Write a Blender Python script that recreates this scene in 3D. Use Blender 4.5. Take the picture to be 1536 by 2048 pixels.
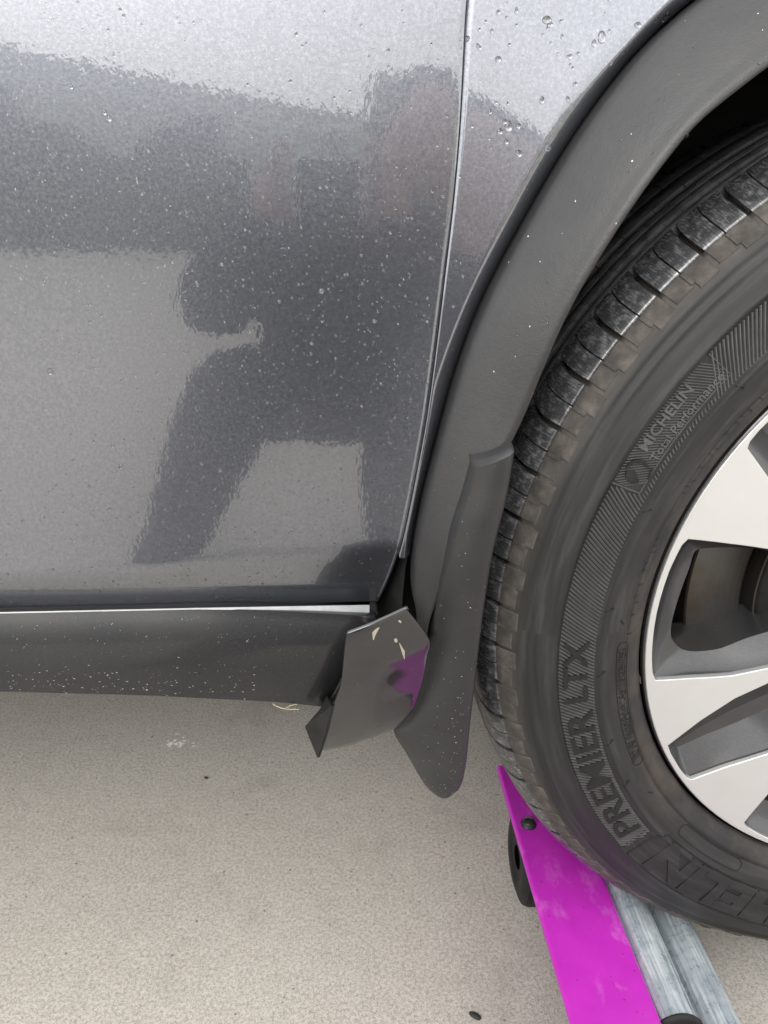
import bpy, bmesh, math, random
from mathutils import Vector, Matrix, noise
from mathutils.bvhtree import BVHTree

random.seed(7)
PI = math.pi
R = math.radians
sc = bpy.context.scene
for o in list(bpy.data.objects):
    bpy.data.objects.remove(o)
COL = sc.collection
ZC = 0.40                       # height of the lifted wheel's axle above the concrete

# ------------------------------------------------------------------ camera
cam_d = bpy.data.cameras.new('camera')
cam = bpy.data.objects.new('camera', cam_d)
COL.objects.link(cam)
sc.camera = cam
cam_d.sensor_fit = 'VERTICAL'
cam_d.sensor_height = 36.0
cam_d.lens = 36.0 * 1532.965 / 2048
cam_d.clip_start = 0.005
cam_d.clip_end = 400
yaw, pitch, roll = R(-4.1275), R(22.9408), R(0.9549)
rv = Vector((math.cos(yaw), math.sin(yaw), 0))
fw = Vector((-math.sin(yaw) * math.cos(pitch), math.cos(yaw) * math.cos(pitch), -math.sin(pitch)))
uv = rv.cross(fw)
r2 = math.cos(roll) * rv + math.sin(roll) * uv
u2 = -math.sin(roll) * rv + math.cos(roll) * uv
M = Matrix((r2, u2, -fw)).transposed().to_4x4()
M.translation = Vector((-0.4633, -0.4558, 0.2819 + ZC))
cam.matrix_world = M

# ------------------------------------------------------------------ sky, sun, exposure
world = bpy.data.worlds.new("World")
sc.world = world
world.use_nodes = True
wn = world.node_tree
wn.nodes.clear()
sky = wn.nodes.new('ShaderNodeTexSky')
sky.sky_type = 'NISHITA'
sky.sun_disc = False
sky.sun_elevation = R(37)
sky.sun_rotation = R(205)
sky.air_density = 1.0
sky.dust_density = 9.0
sky.ozone_density = 1.0
hs = wn.nodes.new('ShaderNodeHueSaturation')
hs.inputs['Saturation'].default_value = 0.18
bg = wn.nodes.new('ShaderNodeBackground')
bg.inputs['Strength'].default_value = 0.15
wo = wn.nodes.new('ShaderNodeOutputWorld')
wn.links.new(sky.outputs[0], hs.inputs['Color'])
# a closed, even cloud deck veils most of the clear-sky gradient
deck = wn.nodes.new('ShaderNodeMix')
deck.data_type = 'RGBA'
deck.inputs[0].default_value = 0.72
deck.inputs[7].default_value = (11.8, 11.8, 11.7, 1)
wn.links.new(hs.outputs[0], deck.inputs[6])
wn.links.new(deck.outputs[2], bg.inputs[0])
wn.links.new(bg.outputs[0], wo.inputs[0])

sun_d = bpy.data.lights.new('sun', 'SUN')
sun = bpy.data.objects.new('sun', sun_d)
COL.objects.link(sun)
sun_d.energy = 0.5
sun_d.angle = R(30)
sun_d.color = (1.0, 0.96, 0.9)
# sun comes from behind and left of the photographer
el, az = R(37), R(205)
sdir = Vector((math.sin(az) * math.cos(el), math.cos(az) * math.cos(el), math.sin(el)))
sun.rotation_euler = (-sdir).to_track_quat('-Z', 'Y').to_euler()

sc.view_settings.view_transform = 'Standard'
sc.view_settings.look = 'None'
sc.view_settings.exposure = 0.76
sc.view_settings.gamma = 1.0
sc.view_settings.use_curve_mapping = False
sc.render.engine = 'CYCLES'

# ------------------------------------------------------------------ materials
class NT:
    """Small helper round one node tree."""
    def __init__(s, name):
        s.m = bpy.data.materials.new(name)
        s.m.use_nodes = True
        s.t = s.m.node_tree
        s.t.nodes.clear()
        s.out = s.t.nodes.new('ShaderNodeOutputMaterial')
        s.b = s.t.nodes.new('ShaderNodeBsdfPrincipled')
        s.t.links.new(s.b.outputs[0], s.out.inputs[0])
        s.geo = None
    def n(s, kind, **kw):
        nd = s.t.nodes.new(kind)
        for k, v in kw.items():
            setattr(nd, k, v)
        return nd
    def link(s, a, b):
        s.t.links.new(a, b)
    def pos(s):
        if s.geo is None:
            s.geo = s.n('ShaderNodeNewGeometry')
        return s.geo.outputs['Position']
    def mapping(s, vec, scale=(1, 1, 1), rot=(0, 0, 0)):
        m = s.n('ShaderNodeMapping')
        m.inputs['Scale'].default_value = scale
        m.inputs['Rotation'].default_value = rot
        s.link(vec, m.inputs[0])
        return m.outputs[0]
    def noise(s, scale, detail=3, rough=0.5, vec=None, dist=0.0):
        nd = s.n('ShaderNodeTexNoise')
        nd.inputs['Scale'].default_value = scale
        nd.inputs['Detail'].default_value = detail
        nd.inputs['Roughness'].default_value = rough
        nd.inputs['Distortion'].default_value = dist
        s.link(vec if vec is not None else s.pos(), nd.inputs['Vector'])
        return nd.outputs['Fac']
    def voronoi(s, scale, vec=None, feature='F1', out='Distance'):
        nd = s.n('ShaderNodeTexVoronoi', feature=feature)
        nd.inputs['Scale'].default_value = scale
        s.link(vec if vec is not None else s.pos(), nd.inputs['Vector'])
        return nd.outputs[out]
    def ramp(s, fac, stops, interp='LINEAR'):
        nd = s.n('ShaderNodeValToRGB')
        cr = nd.color_ramp
        cr.interpolation = interp
        while len(cr.elements) < len(stops):
            cr.elements.new(0.5)
        for e, (p, c) in zip(cr.elements, stops):
            e.position = p
            e.color = (c, c, c, 1) if isinstance(c, (int, float)) else (*c, 1)
        s.link(fac, nd.inputs[0])
        return nd.outputs[0]
    def mix(s, fac, a, b, mode='MIX'):
        nd = s.n('ShaderNodeMix', data_type='RGBA', blend_type=mode)
        for sock, v in ((nd.inputs[0], fac), (nd.inputs[6], a), (nd.inputs[7], b)):
            if isinstance(v, (int, float)):
                sock.default_value = v
            elif isinstance(v, tuple):
                sock.default_value = (*v, 1)
            else:
                s.link(v, sock)
        return nd.outputs[2]
    def math(s, op, a, b=0.0):
        nd = s.n('ShaderNodeMath', operation=op)
        for sock, v in ((nd.inputs[0], a), (nd.inputs[1], b)):
            if isinstance(v, (int, float)):
                sock.default_value = v
            else:
                s.link(v, sock)
        return nd.outputs[0]
    def bump(s, h, strength=0.3, dist=0.001, normal=None):
        nd = s.n('ShaderNodeBump')
        nd.inputs['Strength'].default_value = strength
        nd.inputs['Distance'].default_value = dist
        s.link(h, nd.inputs['Height'])
        if normal is not None:
            s.link(normal, nd.inputs['Normal'])
        return nd.outputs[0]
    def set(s, **kw):
        names = dict(color='Base Color', rough='Roughness', metal='Metallic', spec='Specular IOR Level', normal='Normal',
                     coat='Coat Weight', coat_rough='Coat Roughness', coat_ior='Coat IOR', coat_normal='Coat Normal',
                     trans='Transmission Weight', ior='IOR')
        for k, v in kw.items():
            sock = s.b.inputs[names[k]]
            if isinstance(v, tuple):
                sock.default_value = (*v, 1)
            elif isinstance(v, (int, float)):
                sock.default_value = v
            else:
                s.link(v, sock)
        return s.m

def mat_paint():
    t = NT('grey_metallic_paint')
    fl = t.noise(1500, 2, 0.7)
    fl2 = t.noise(520, 3, 0.6)
    grain = t.mix(0.5, fl, fl2)
    col = t.ramp(grain, [(0.30, (0.128, 0.136, 0.160)), (0.5, (0.190, 0.200, 0.232)), (0.72, (0.29, 0.302, 0.338))])
    # wet film: ripples with vertical drag
    rip = t.noise(330, 2, 0.5, vec=t.mapping(t.pos(), (1, 1, 0.55)))
    big = t.noise(60, 2, 0.5)
    nb = t.bump(grain, 0.20, 0.0004)
    nc = t.bump(rip, 0.028, 0.0012, t.bump(big, 0.004, 0.006))
    return t.set(color=col, metal=0.88, rough=0.27, normal=nb, coat=1.0, coat_rough=0.025, coat_ior=1.9, coat_normal=nc)

def mat_sill():
    t = NT('sill_grey_paint')
    g = t.noise(900, 2, 0.6)
    dust = t.noise(14, 4, 0.6)
    col = t.mix(t.ramp(dust, [(0.4, 0.0), (0.75, 0.35)]), t.ramp(g, [(0.3, (0.014, 0.014, 0.0155)), (0.7, (0.026, 0.026, 0.028))]), (0.038, 0.036, 0.034))
    return t.set(color=col, metal=0.25, rough=0.34, coat=0.35, coat_rough=0.12, normal=t.bump(g, 0.12, 0.0004))

def mat_cladding():
    t = NT('grained_grey_plastic')
    g = t.noise(1100, 2, 0.6)
    v = t.noise(260, 3, 0.6)
    dirt = t.noise(26, 5, 0.65)
    col = t.mix(t.ramp(dirt, [(0.42, 0.0), (0.8, 0.5)]), (0.019, 0.019, 0.0205), (0.040, 0.039, 0.0375))
    return t.set(color=col, rough=0.43, spec=0.55, normal=t.bump(t.mix(0.5, g, v), 0.45, 0.0007))

def mat_gloss_trim():
    t = NT('glossy_grey_trim')
    d = t.noise(35, 4, 0.6)
    col = t.ramp(d, [(0.35, (0.009, 0.009, 0.010)), (0.7, (0.017, 0.017, 0.018))])
    rg = t.ramp(d, [(0.4, 0.03), (0.75, 0.09)])
    return t.set(color=col, metal=0.0, rough=0.4, spec=0.2, coat=1.0, coat_rough=rg, coat_ior=1.72, normal=t.bump(t.noise(1200), 0.08, 0.0003))

def mat_black(name='black_plastic', c=0.012, rough=0.55):
    t = NT(name)
    n_ = t.noise(60, 3)
    return t.set(color=t.ramp(n_, [(0.3, c * 0.7), (0.7, c * 1.4)]), rough=rough, spec=0.25)

def mat_rubber():
    t = NT('tyre_rubber')
    # slow smears run round the tyre: noise in (radius, angle) space
    tc = t.n('ShaderNodeTexCoord')
    sep = t.n('ShaderNodeSeparateXYZ')
    t.link(tc.outputs['Object'], sep.inputs[0])
    rad = t.math('SQRT', t.math('ADD', t.math('POWER', sep.outputs[0], 2.0), t.math('POWER', sep.outputs[2], 2.0)))
    ang = t.math('ARCTAN2', sep.outputs[2], sep.outputs[0])
    cmb = t.n('ShaderNodeCombineXYZ')
    t.link(t.math('MULTIPLY', rad, 90.0), cmb.inputs[0])
    t.link(t.math('MULTIPLY', ang, 2.2), cmb.inputs[1])
    t.link(t.math('MULTIPLY', sep.outputs[1], 20.0), cmb.inputs[2])
    smear = t.noise(1.6, 5, 0.62, vec=cmb.outputs[0])
    fine = t.noise(420, 3, 0.6)
    patch = t.noise(30, 4, 0.6)
    base = t.ramp(smear, [(0.3, (0.012, 0.012, 0.0125)), (0.52, (0.020, 0.020, 0.021)), (0.72, (0.042, 0.042, 0.042))])
    # dried mud clings to the rough outer sidewall, a little near the bead
    mr = t.n('ShaderNodeMapRange')
    mr.inputs[1].default_value, mr.inputs[2].default_value = 0.333, 0.341
    t.link(rad, mr.inputs[0])
    mud = t.math('MULTIPLY', mr.outputs[0], t.ramp(patch, [(0.25, 0.45), (0.6, 0.95)]))
    base = t.mix(mud, base, t.ramp(t.noise(70, 4, 0.6), [(0.3, (0.052, 0.046, 0.041)), (0.7, (0.100, 0.088, 0.078))]))
    br = t.n('ShaderNodeMapRange')
    br.inputs[1].default_value, br.inputs[2].default_value = 0.275, 0.250
    t.link(rad, br.inputs[0])
    bead = t.math('MULTIPLY', br.outputs[0], t.ramp(patch, [(0.42, 0.0), (0.7, 0.55)]))
    base = t.mix(bead, base, (0.085, 0.066, 0.048))
    rough = t.ramp(smear, [(0.3, 0.50), (0.7, 0.62)])
    return t.set(color=base, rough=rough, spec=0.35, normal=t.bump(fine, 0.22, 0.0004))

def mat_shoulder():
    t = NT('worn_rubber_painted_sheen')
    oi = t.n('ShaderNodeObjectInfo')
    tc = t.n('ShaderNodeTexCoord')
    add = t.n('ShaderNodeVectorMath', operation='ADD')
    t.link(tc.outputs['Object'], add.inputs[0])
    cmb = t.n('ShaderNodeCombineXYZ')
    for k in range(3):
        t.link(t.math('MULTIPLY', oi.outputs['Random'], 3.0 + k), cmb.inputs[k])
    t.link(cmb.outputs[0], add.inputs[1])
    st = t.noise(1.0, 4, 0.65, vec=t.mapping(add.outputs[0], (160, 160, 1100), (0, 0.0, 0.5)))
    cl = t.noise(150, 4, 0.6, vec=add.outputs[0])
    mixn = t.mix(0.5, st, cl)
    col = t.ramp(mixn, [(0.34, (0.035, 0.036, 0.038)), (0.5, (0.075, 0.077, 0.081)), (0.64, (0.27, 0.275, 0.285))])  # pale streaks put sky sheen on the worn rubber into the colour
    return t.set(color=col, rough=t.ramp(mixn, [(0.35, 0.30), (0.65, 0.17)]), spec=1.0, metal=0.3, normal=t.bump(st, 0.35, 0.0005))

def mat_tread():
    t = NT('tread_rubber')
    n_ = t.noise(90, 4, 0.6)
    return t.set(color=t.ramp(n_, [(0.3, (0.045, 0.045, 0.046)), (0.7, (0.13, 0.13, 0.132))]), rough=0.42, spec=0.6, normal=t.bump(t.noise(500, 3), 0.25, 0.0005))

def mat_letter():
    t = NT('moulded_rubber_relief')
    n_ = t.noise(130, 3, 0.6)
    return t.set(color=t.ramp(n_, [(0.3, (0.011, 0.011, 0.0115)), (0.7, (0.019, 0.019, 0.019))]), rough=0.6, spec=0.25)

def mat_mud():
    t = NT('muddy_rubber')
    n_ = t.noise(80, 5, 0.65)
    return t.set(color=t.ramp(n_, [(0.28, (0.034, 0.031, 0.029)), (0.5, (0.068, 0.061, 0.055)), (0.72, (0.125, 0.110, 0.098))]), rough=0.72, spec=0.35,
                 normal=t.bump(t.noise(300, 4), 0.4, 0.0006))

def mat_silver():
    t = NT('machined_wheel_face')
    n_ = t.noise(900, 2, 0.6)
    d = t.noise(30, 4, 0.6)
    col = t.mix(t.ramp(d, [(0.45, 0.0), (0.8, 0.25)]), (0.60, 0.60, 0.60), (0.51, 0.50, 0.485))
    sp = t.ramp(t.voronoi(260), [(0.0, 1.0), (0.05, 0.0)])
    return t.set(color=t.mix(t.math('MULTIPLY', sp, 0.3), col, (0.3, 0.28, 0.25)), metal=0.6, rough=0.34, coat=0.6, coat_rough=0.12, normal=t.bump(n_, 0.05, 0.0003))

def mat_wheel_grey():
    t = NT('dark_grey_wheel_paint')
    n_ = t.noise(1200, 2, 0.7)
    d = t.noise(45, 4)
    col = t.mix(t.ramp(d, [(0.4, 0.0), (0.8, 0.4)]), t.ramp(n_, [(0.3, (0.032, 0.032, 0.034)), (0.7, (0.066, 0.066, 0.069))]), (0.08, 0.077, 0.071))
    return t.set(color=col, metal=0.55, rough=0.36, coat=0.6, coat_rough=0.10)

def mat_disc():
    t = NT('brushed_rusty_disc')
    tc = t.n('ShaderNodeTexCoord')
    sep = t.n('ShaderNodeSeparateXYZ')
    t.link(tc.outputs['Object'], sep.inputs[0])
    rad = t.math('SQRT', t.math('ADD', t.math('POWER', sep.outputs[0], 2.0), t.math('POWER', sep.outputs[2], 2.0)))
    cmb = t.n('ShaderNodeCombineXYZ')
    t.link(t.math('MULTIPLY', rad, 1400.0), cmb.inputs[0])
    ring = t.noise(1.0, 3, 0.7, vec=cmb.outputs[0])
    ru = t.noise(22, 4, 0.6)
    col = t.mix(t.ramp(ru, [(0.35, 0.1), (0.65, 0.75)]), t.ramp(ring, [(0.3, 0.06), (0.7, 0.17)]), (0.075, 0.048, 0.024))
    return t.set(color=col, metal=0.85, rough=0.38, normal=t.bump(ring, 0.25, 0.0004))

def mat_concrete():
    t = NT('broomed_concrete')
    p = t.pos()
    blotch = t.noise(2.2, 5, 0.6)
    mid = t.noise(45, 6, 0.75)
    grit = t.noise(760, 2, 0.9)
    grit2 = t.noise(300, 3, 0.7)
    col = t.ramp(blotch, [(0.3, (0.335, 0.308, 0.268)), (0.7, (0.425, 0.397, 0.355))])
    col = t.mix(0.38, col, t.ramp(mid, [(0.3, (0.225, 0.208, 0.180)), (0.7, (0.53, 0.50, 0.452))]))
    col = t.mix(0.46, col, t.ramp(t.mix(0.45, grit, grit2), [(0.37, (0.06, 0.054, 0.047)), (0.47, (0.35, 0.325, 0.288)), (0.58, (0.68, 0.65, 0.60))]))
    pit = t.ramp(t.voronoi(95), [(0.0, 1.0), (0.09, 0.9), (0.15, 0.0)])
    gate = t.ramp(t.noise(60, 2), [(0.52, 0.0), (0.60, 1.0)])
    col = t.mix(t.math('MULTIPLY', t.math('MULTIPLY', pit, gate), 0.85), col, (0.10, 0.09, 0.08))
    stain = t.ramp(t.noise(7.5, 4, 0.6), [(0.56, 0.0), (0.74, 0.40)])
    col = t.mix(stain, col, (0.24, 0.22, 0.19))
    h = grit
    return t.set(color=col, rough=0.85, spec=0.3, normal=t.bump(h, 0.12, 0.0005))

def mat_magenta():
    t = NT('magenta_powder_coat')
    d = t.noise(40, 5, 0.65)
    chips = t.ramp(t.voronoi(150), [(0.0, 1.0), (0.10, 1.0), (0.15, 0.0)])
    gate = t.ramp(t.noise(45, 2), [(0.48, 0.0), (0.56, 1.0)])
    scuff = t.ramp(t.noise(24, 5, 0.7, vec=t.mapping(t.pos(), (1, 0.6, 1))), [(0.57, 0.0), (0.68, 0.26)])
    col = t.ramp(d, [(0.3, (0.41, 0.016, 0.375)), (0.7, (0.475, 0.023, 0.425))])
    col = t.mix(scuff, col, (0.72, 0.30, 0.68))
    col = t.mix(t.math('MULTIPLY', t.math('MULTIPLY', chips, gate), 0.8), col, (0.12, 0.02, 0.10))
    return t.set(color=col, rough=0.38, spec=0.5, coat=0.25, coat_rough=0.2)

def mat_galv():
    t = NT('galvanised_steel')
    p = t.mapping(t.pos(), (480, 14, 480))
    st = t.noise(1.0, 4, 0.65, vec=p)
    cl = t.noise(70, 4, 0.65)
    col = t.ramp(t.mix(0.32, st, cl), [(0.36, (0.24, 0.285, 0.32)), (0.5, (0.42, 0.475, 0.515)), (0.63, (0.74, 0.78, 0.80))])
    return t.set(color=col, metal=0.35, rough=t.ramp(cl, [(0.3, 0.24), (0.7, 0.36)]), normal=t.bump(st, 0.08, 0.0004))

def mat_plain(name, c, rough=0.6, metal=0.0, spread=0.2, scale=12):
    t = NT(name)
    n_ = t.noise(scale, 4, 0.6)
    a = tuple(x * (1 - spread) for x in c)
    b = tuple(min(1, x * (1 + spread)) for x in c)
    return t.set(color=t.ramp(n_, [(0.3, a), (0.7, b)]), rough=rough, metal=metal)

def mat_water():
    t = NT('water')
    return t.set(color=(1, 1, 1), rough=0.0, trans=1.0, ior=1.33)

def mat_glass():
    t = NT('dark_window_glass')
    return t.set(color=t.ramp(t.noise(3), [(0.3, 0.012), (0.7, 0.018)]), rough=0.03, spec=0.6)

MT = dict(paint=mat_paint(), sill=mat_sill(), clad=mat_cladding(), trim=mat_gloss_trim(), black=mat_black(), rubber=mat_rubber(),
          hatch=mat_plain('ridged_rubber', (0.060, 0.060, 0.059), 0.5, 0, 0.25, 90), shoulder=mat_shoulder(), tread=mat_tread(), letter=mat_letter(), mud=mat_mud(), silver=mat_silver(), wgrey=mat_wheel_grey(),
          disc=mat_disc(), concrete=mat_concrete(), pink=mat_magenta(), galv=mat_galv(), water=mat_water(), glass=mat_glass(),
          bare=mat_plain('bare_metal_and_edge_glint', (0.66, 0.68, 0.70), 0.38, 0.5, 0.12, 90),
          speck=mat_plain('dried_dirt_speck', (0.50, 0.48, 0.44), 0.8),
          chip=mat_plain('scraped_primer', (0.36, 0.335, 0.26), 0.6, 0, 0.15, 60),
          grass=mat_plain('lawn_grass', (0.055, 0.085, 0.030), 0.9, 0, 0.5, 25),
          straw=mat_plain('dry_straw', (0.50, 0.44, 0.26), 0.8),
          cloth=mat_plain('dark_navy_cloth', (0.022, 0.024, 0.032), 0.9),
          jeans=mat_plain('dark_denim', (0.030, 0.034, 0.048), 0.9),
          skin=mat_plain('skin', (0.42, 0.26, 0.19), 0.55, 0, 0.06),
          hair=mat_plain('dark_hair', (0.018, 0.013, 0.010), 0.6),
          siding=mat_plain('pale_siding', (0.44, 0.45, 0.42), 0.8, 0, 0.1),
          tan=mat_plain('tan_stucco', (0.62, 0.52, 0.36), 0.85, 0, 0.1),
          roof=mat_plain('brown_shingles', (0.10, 0.075, 0.060), 0.9),
          leaf=mat_plain('hedge_leaves', (0.050, 0.075, 0.032), 0.7, 0, 0.5, 6),
          bark=mat_plain('bark', (0.09, 0.07, 0.05), 0.9))

# ------------------------------------------------------------------ mesh helpers
def world_loc(o):
    v = Vector((0, 0, 0))
    while o is not None:
        v += o.location
        o = o.parent
    return v

def obj(name, verts, faces, mat, parent=None, smooth=True, origin=(0, 0, 0), angle=None):
    me = bpy.data.meshes.new(name)
    me.from_pydata([tuple(v) for v in verts], [], faces)
    me.update()
    return obj_me(name, me, mat, parent, smooth, origin, angle)

def obj_me(name, me, mat, parent=None, smooth=True, origin=(0, 0, 0), angle=None):
    if mat is not None:
        me.materials.clear()
        me.materials.append(mat)
    if smooth:
        me.polygons.foreach_set('use_smooth', [True] * len(me.polygons))
        if angle:
            me.set_sharp_from_angle(angle=R(angle))
    o = bpy.data.objects.new(name, me)
    COL.objects.link(o)
    loc = Vector(origin)
    if parent is not None:
        o.parent = parent
        loc = loc - world_loc(parent)
    o.location = loc
    return o

def empty(name, loc, label, cat, group=None):
    o = bpy.data.objects.new(name, None)
    COL.objects.link(o)
    o.location = loc
    o.empty_display_size = 0.1
    tag(o, label, cat, group)
    return o

def tag(o, label=None, cat=None, group=None, kind=None):
    for k, v in (('label', label), ('category', cat), ('group', group), ('kind', kind)):
        if v:
            o[k] = v
    return o

class MB:
    """Collects loose pieces into one mesh."""
    def __init__(s):
        s.v, s.f = [], []
    def add(s, verts, faces):
        k = len(s.v)
        s.v += [tuple(a) for a in verts]
        s.f += [tuple(i + k for i in f) for f in faces]
        return s
    def box(s, x0, x1, y0, y1, z0, z1):
        v = [(x, y, z) for x in (x0, x1) for y in (y0, y1) for z in (z0, z1)]
        return s.add(v, [(0, 1, 3, 2), (4, 6, 7, 5), (0, 4, 5, 1), (2, 3, 7, 6), (0, 2, 6, 4), (1, 5, 7, 3)])
    def build(s, name, mat, parent=None, smooth=True, origin=(0, 0, 0), angle=None):
        return obj(name, s.v, s.f, mat, parent, smooth, origin, angle)

def resample(pts, n, smooth=True):
    """n points along a polyline by arc length (Catmull-Rom)."""
    P = [Vector(p) for p in pts]
    if smooth and len(P) > 2:
        Q = []
        for i in range(len(P) - 1):
            p0, p1, p2, p3 = P[max(0, i - 1)], P[i], P[i + 1], P[min(len(P) - 1, i + 2)]
            for k in range(8):
                t = k / 8
                Q.append(0.5 * ((2 * p1) + (p2 - p0) * t + (2 * p0 - 5 * p1 + 4 * p2 - p3) * t * t + (-p0 + 3 * p1 - 3 * p2 + p3) * t ** 3))
        Q.append(P[-1])
        P = Q
    d = [0.0]
    for a, b in zip(P, P[1:]):
        d.append(d[-1] + (b - a).length)
    out, j = [], 0
    for i in range(n):
        s = d[-1] * i / (n - 1)
        while j < len(P) - 2 and d[j + 1] < s:
            j += 1
        t = (s - d[j]) / max(1e-9, d[j + 1] - d[j])
        out.append(P[j].lerp(P[j + 1], min(1, max(0, t))))
    return out

def grid_faces(rows, cols, flip=False, closed=False):
    f = []
    for i in range(rows - 1):
        for j in range(cols if closed else cols - 1):
            a, b = i * cols + j, i * cols + (j + 1) % cols
            c, d = (i + 1) * cols + (j + 1) % cols, (i + 1) * cols + j
            f.append((a, d, c, b) if flip else (a, b, c, d))
    return f

def loft(lines, flip=False, closed=False):
    n = len(lines[0])
    return [p for l in lines for p in l], grid_faces(len(lines), n, flip, closed)

def revolve(profile, n=180, a0=0.0, a1=360.0, flip=False):
    """profile of (y, r), turned about the wheel axis (local y)."""
    full = abs(a1 - a0) >= 360
    m = n if full else n + 1
    rows = []
    for i in range(m):
        a = R(a0 + (a1 - a0) * i / n)
        rows.append([Vector((r * math.cos(a), y, r * math.sin(a))) for y, r in profile])
    if full:
        rows.append(rows[0])
    v = [p for row in rows for p in row]
    f = grid_faces(len(rows), len(profile), flip)
    if full:
        k = len(profile)
        base = (len(rows) - 1) * k
        f = [tuple(i - base if i >= base else i for i in q) for q in f]
        v = v[:base]
    return v, f

def mod_solidify(o, t, offset=-1.0):
    m = o.modifiers.new('thickness', 'SOLIDIFY')
    m.thickness = t
    m.offset = offset
    m.use_even_offset = False
    return m

def mod_bevel(o, w, seg=2, ang=35):
    m = o.modifiers.new('soft_edges', 'BEVEL')
    m.width = w
    m.segments = seg
    m.limit_method = 'ANGLE'
    m.angle_limit = R(ang)
    return m

def tube(path, rad, seg=8, cap=True):
    P = [Vector(p) for p in path]
    rows = []
    for i, p in enumerate(P):
        d = (P[min(i + 1, len(P) - 1)] - P[max(i - 1, 0)]).normalized()
        a = d.cross(Vector((0, 0, 1)))
        if a.length < 1e-3:
            a = d.cross(Vector((1, 0, 0)))
        a.normalize()
        b = d.cross(a)
        rr = rad[i] if isinstance(rad, (list, tuple)) else rad
        rows.append([p + rr * (a * math.cos(2 * PI * k / seg) + b * math.sin(2 * PI * k / seg)) for k in range(seg)])
    v, f = loft(rows, closed=True)
    if cap:
        f = f + [tuple(range(seg))[::-1], tuple(range(len(v) - seg, len(v)))]
    return v, f

def fill_poly(outer, holes, depth, bevel=0.0):
    """Flat plate with holes as a mesh in the xy plane, through a 2-D curve."""
    cu = bpy.data.curves.new('plate', 'CURVE')
    cu.dimensions = '2D'
    cu.fill_mode = 'BOTH'
    cu.extrude = depth / 2
    cu.bevel_depth = bevel
    cu.bevel_resolution = 1
    for poly in [outer] + holes:
        sp = cu.splines.new('POLY')
        sp.points.add(len(poly) - 1)
        for p, q in zip(sp.points, poly):
            p.co = (q[0], q[1], 0, 1)
        sp.use_cyclic_u = True
    o = bpy.data.objects.new('plate', cu)
    COL.objects.link(o)
    dg = bpy.context.evaluated_depsgraph_get()
    dg.update()
    me = bpy.data.meshes.new_from_object(o.evaluated_get(dg))
    bpy.data.objects.remove(o)
    bpy.data.curves.remove(cu)
    return me

def text_mesh(body, size, extrude, offset=0.0, spacing=1.0):
    cu = bpy.data.curves.new('lettering', 'FONT')
    cu.body = body
    cu.size = size
    cu.extrude = extrude
    cu.offset = offset
    cu.space_character = spacing
    cu.resolution_u = 3
    o = bpy.data.objects.new('lettering', cu)
    COL.objects.link(o)
    dg = bpy.context.evaluated_depsgraph_get()
    dg.update()
    me = bpy.data.meshes.new_from_object(o.evaluated_get(dg))
    bpy.data.objects.remove(o)
    bpy.data.curves.remove(cu)
    return me

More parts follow.
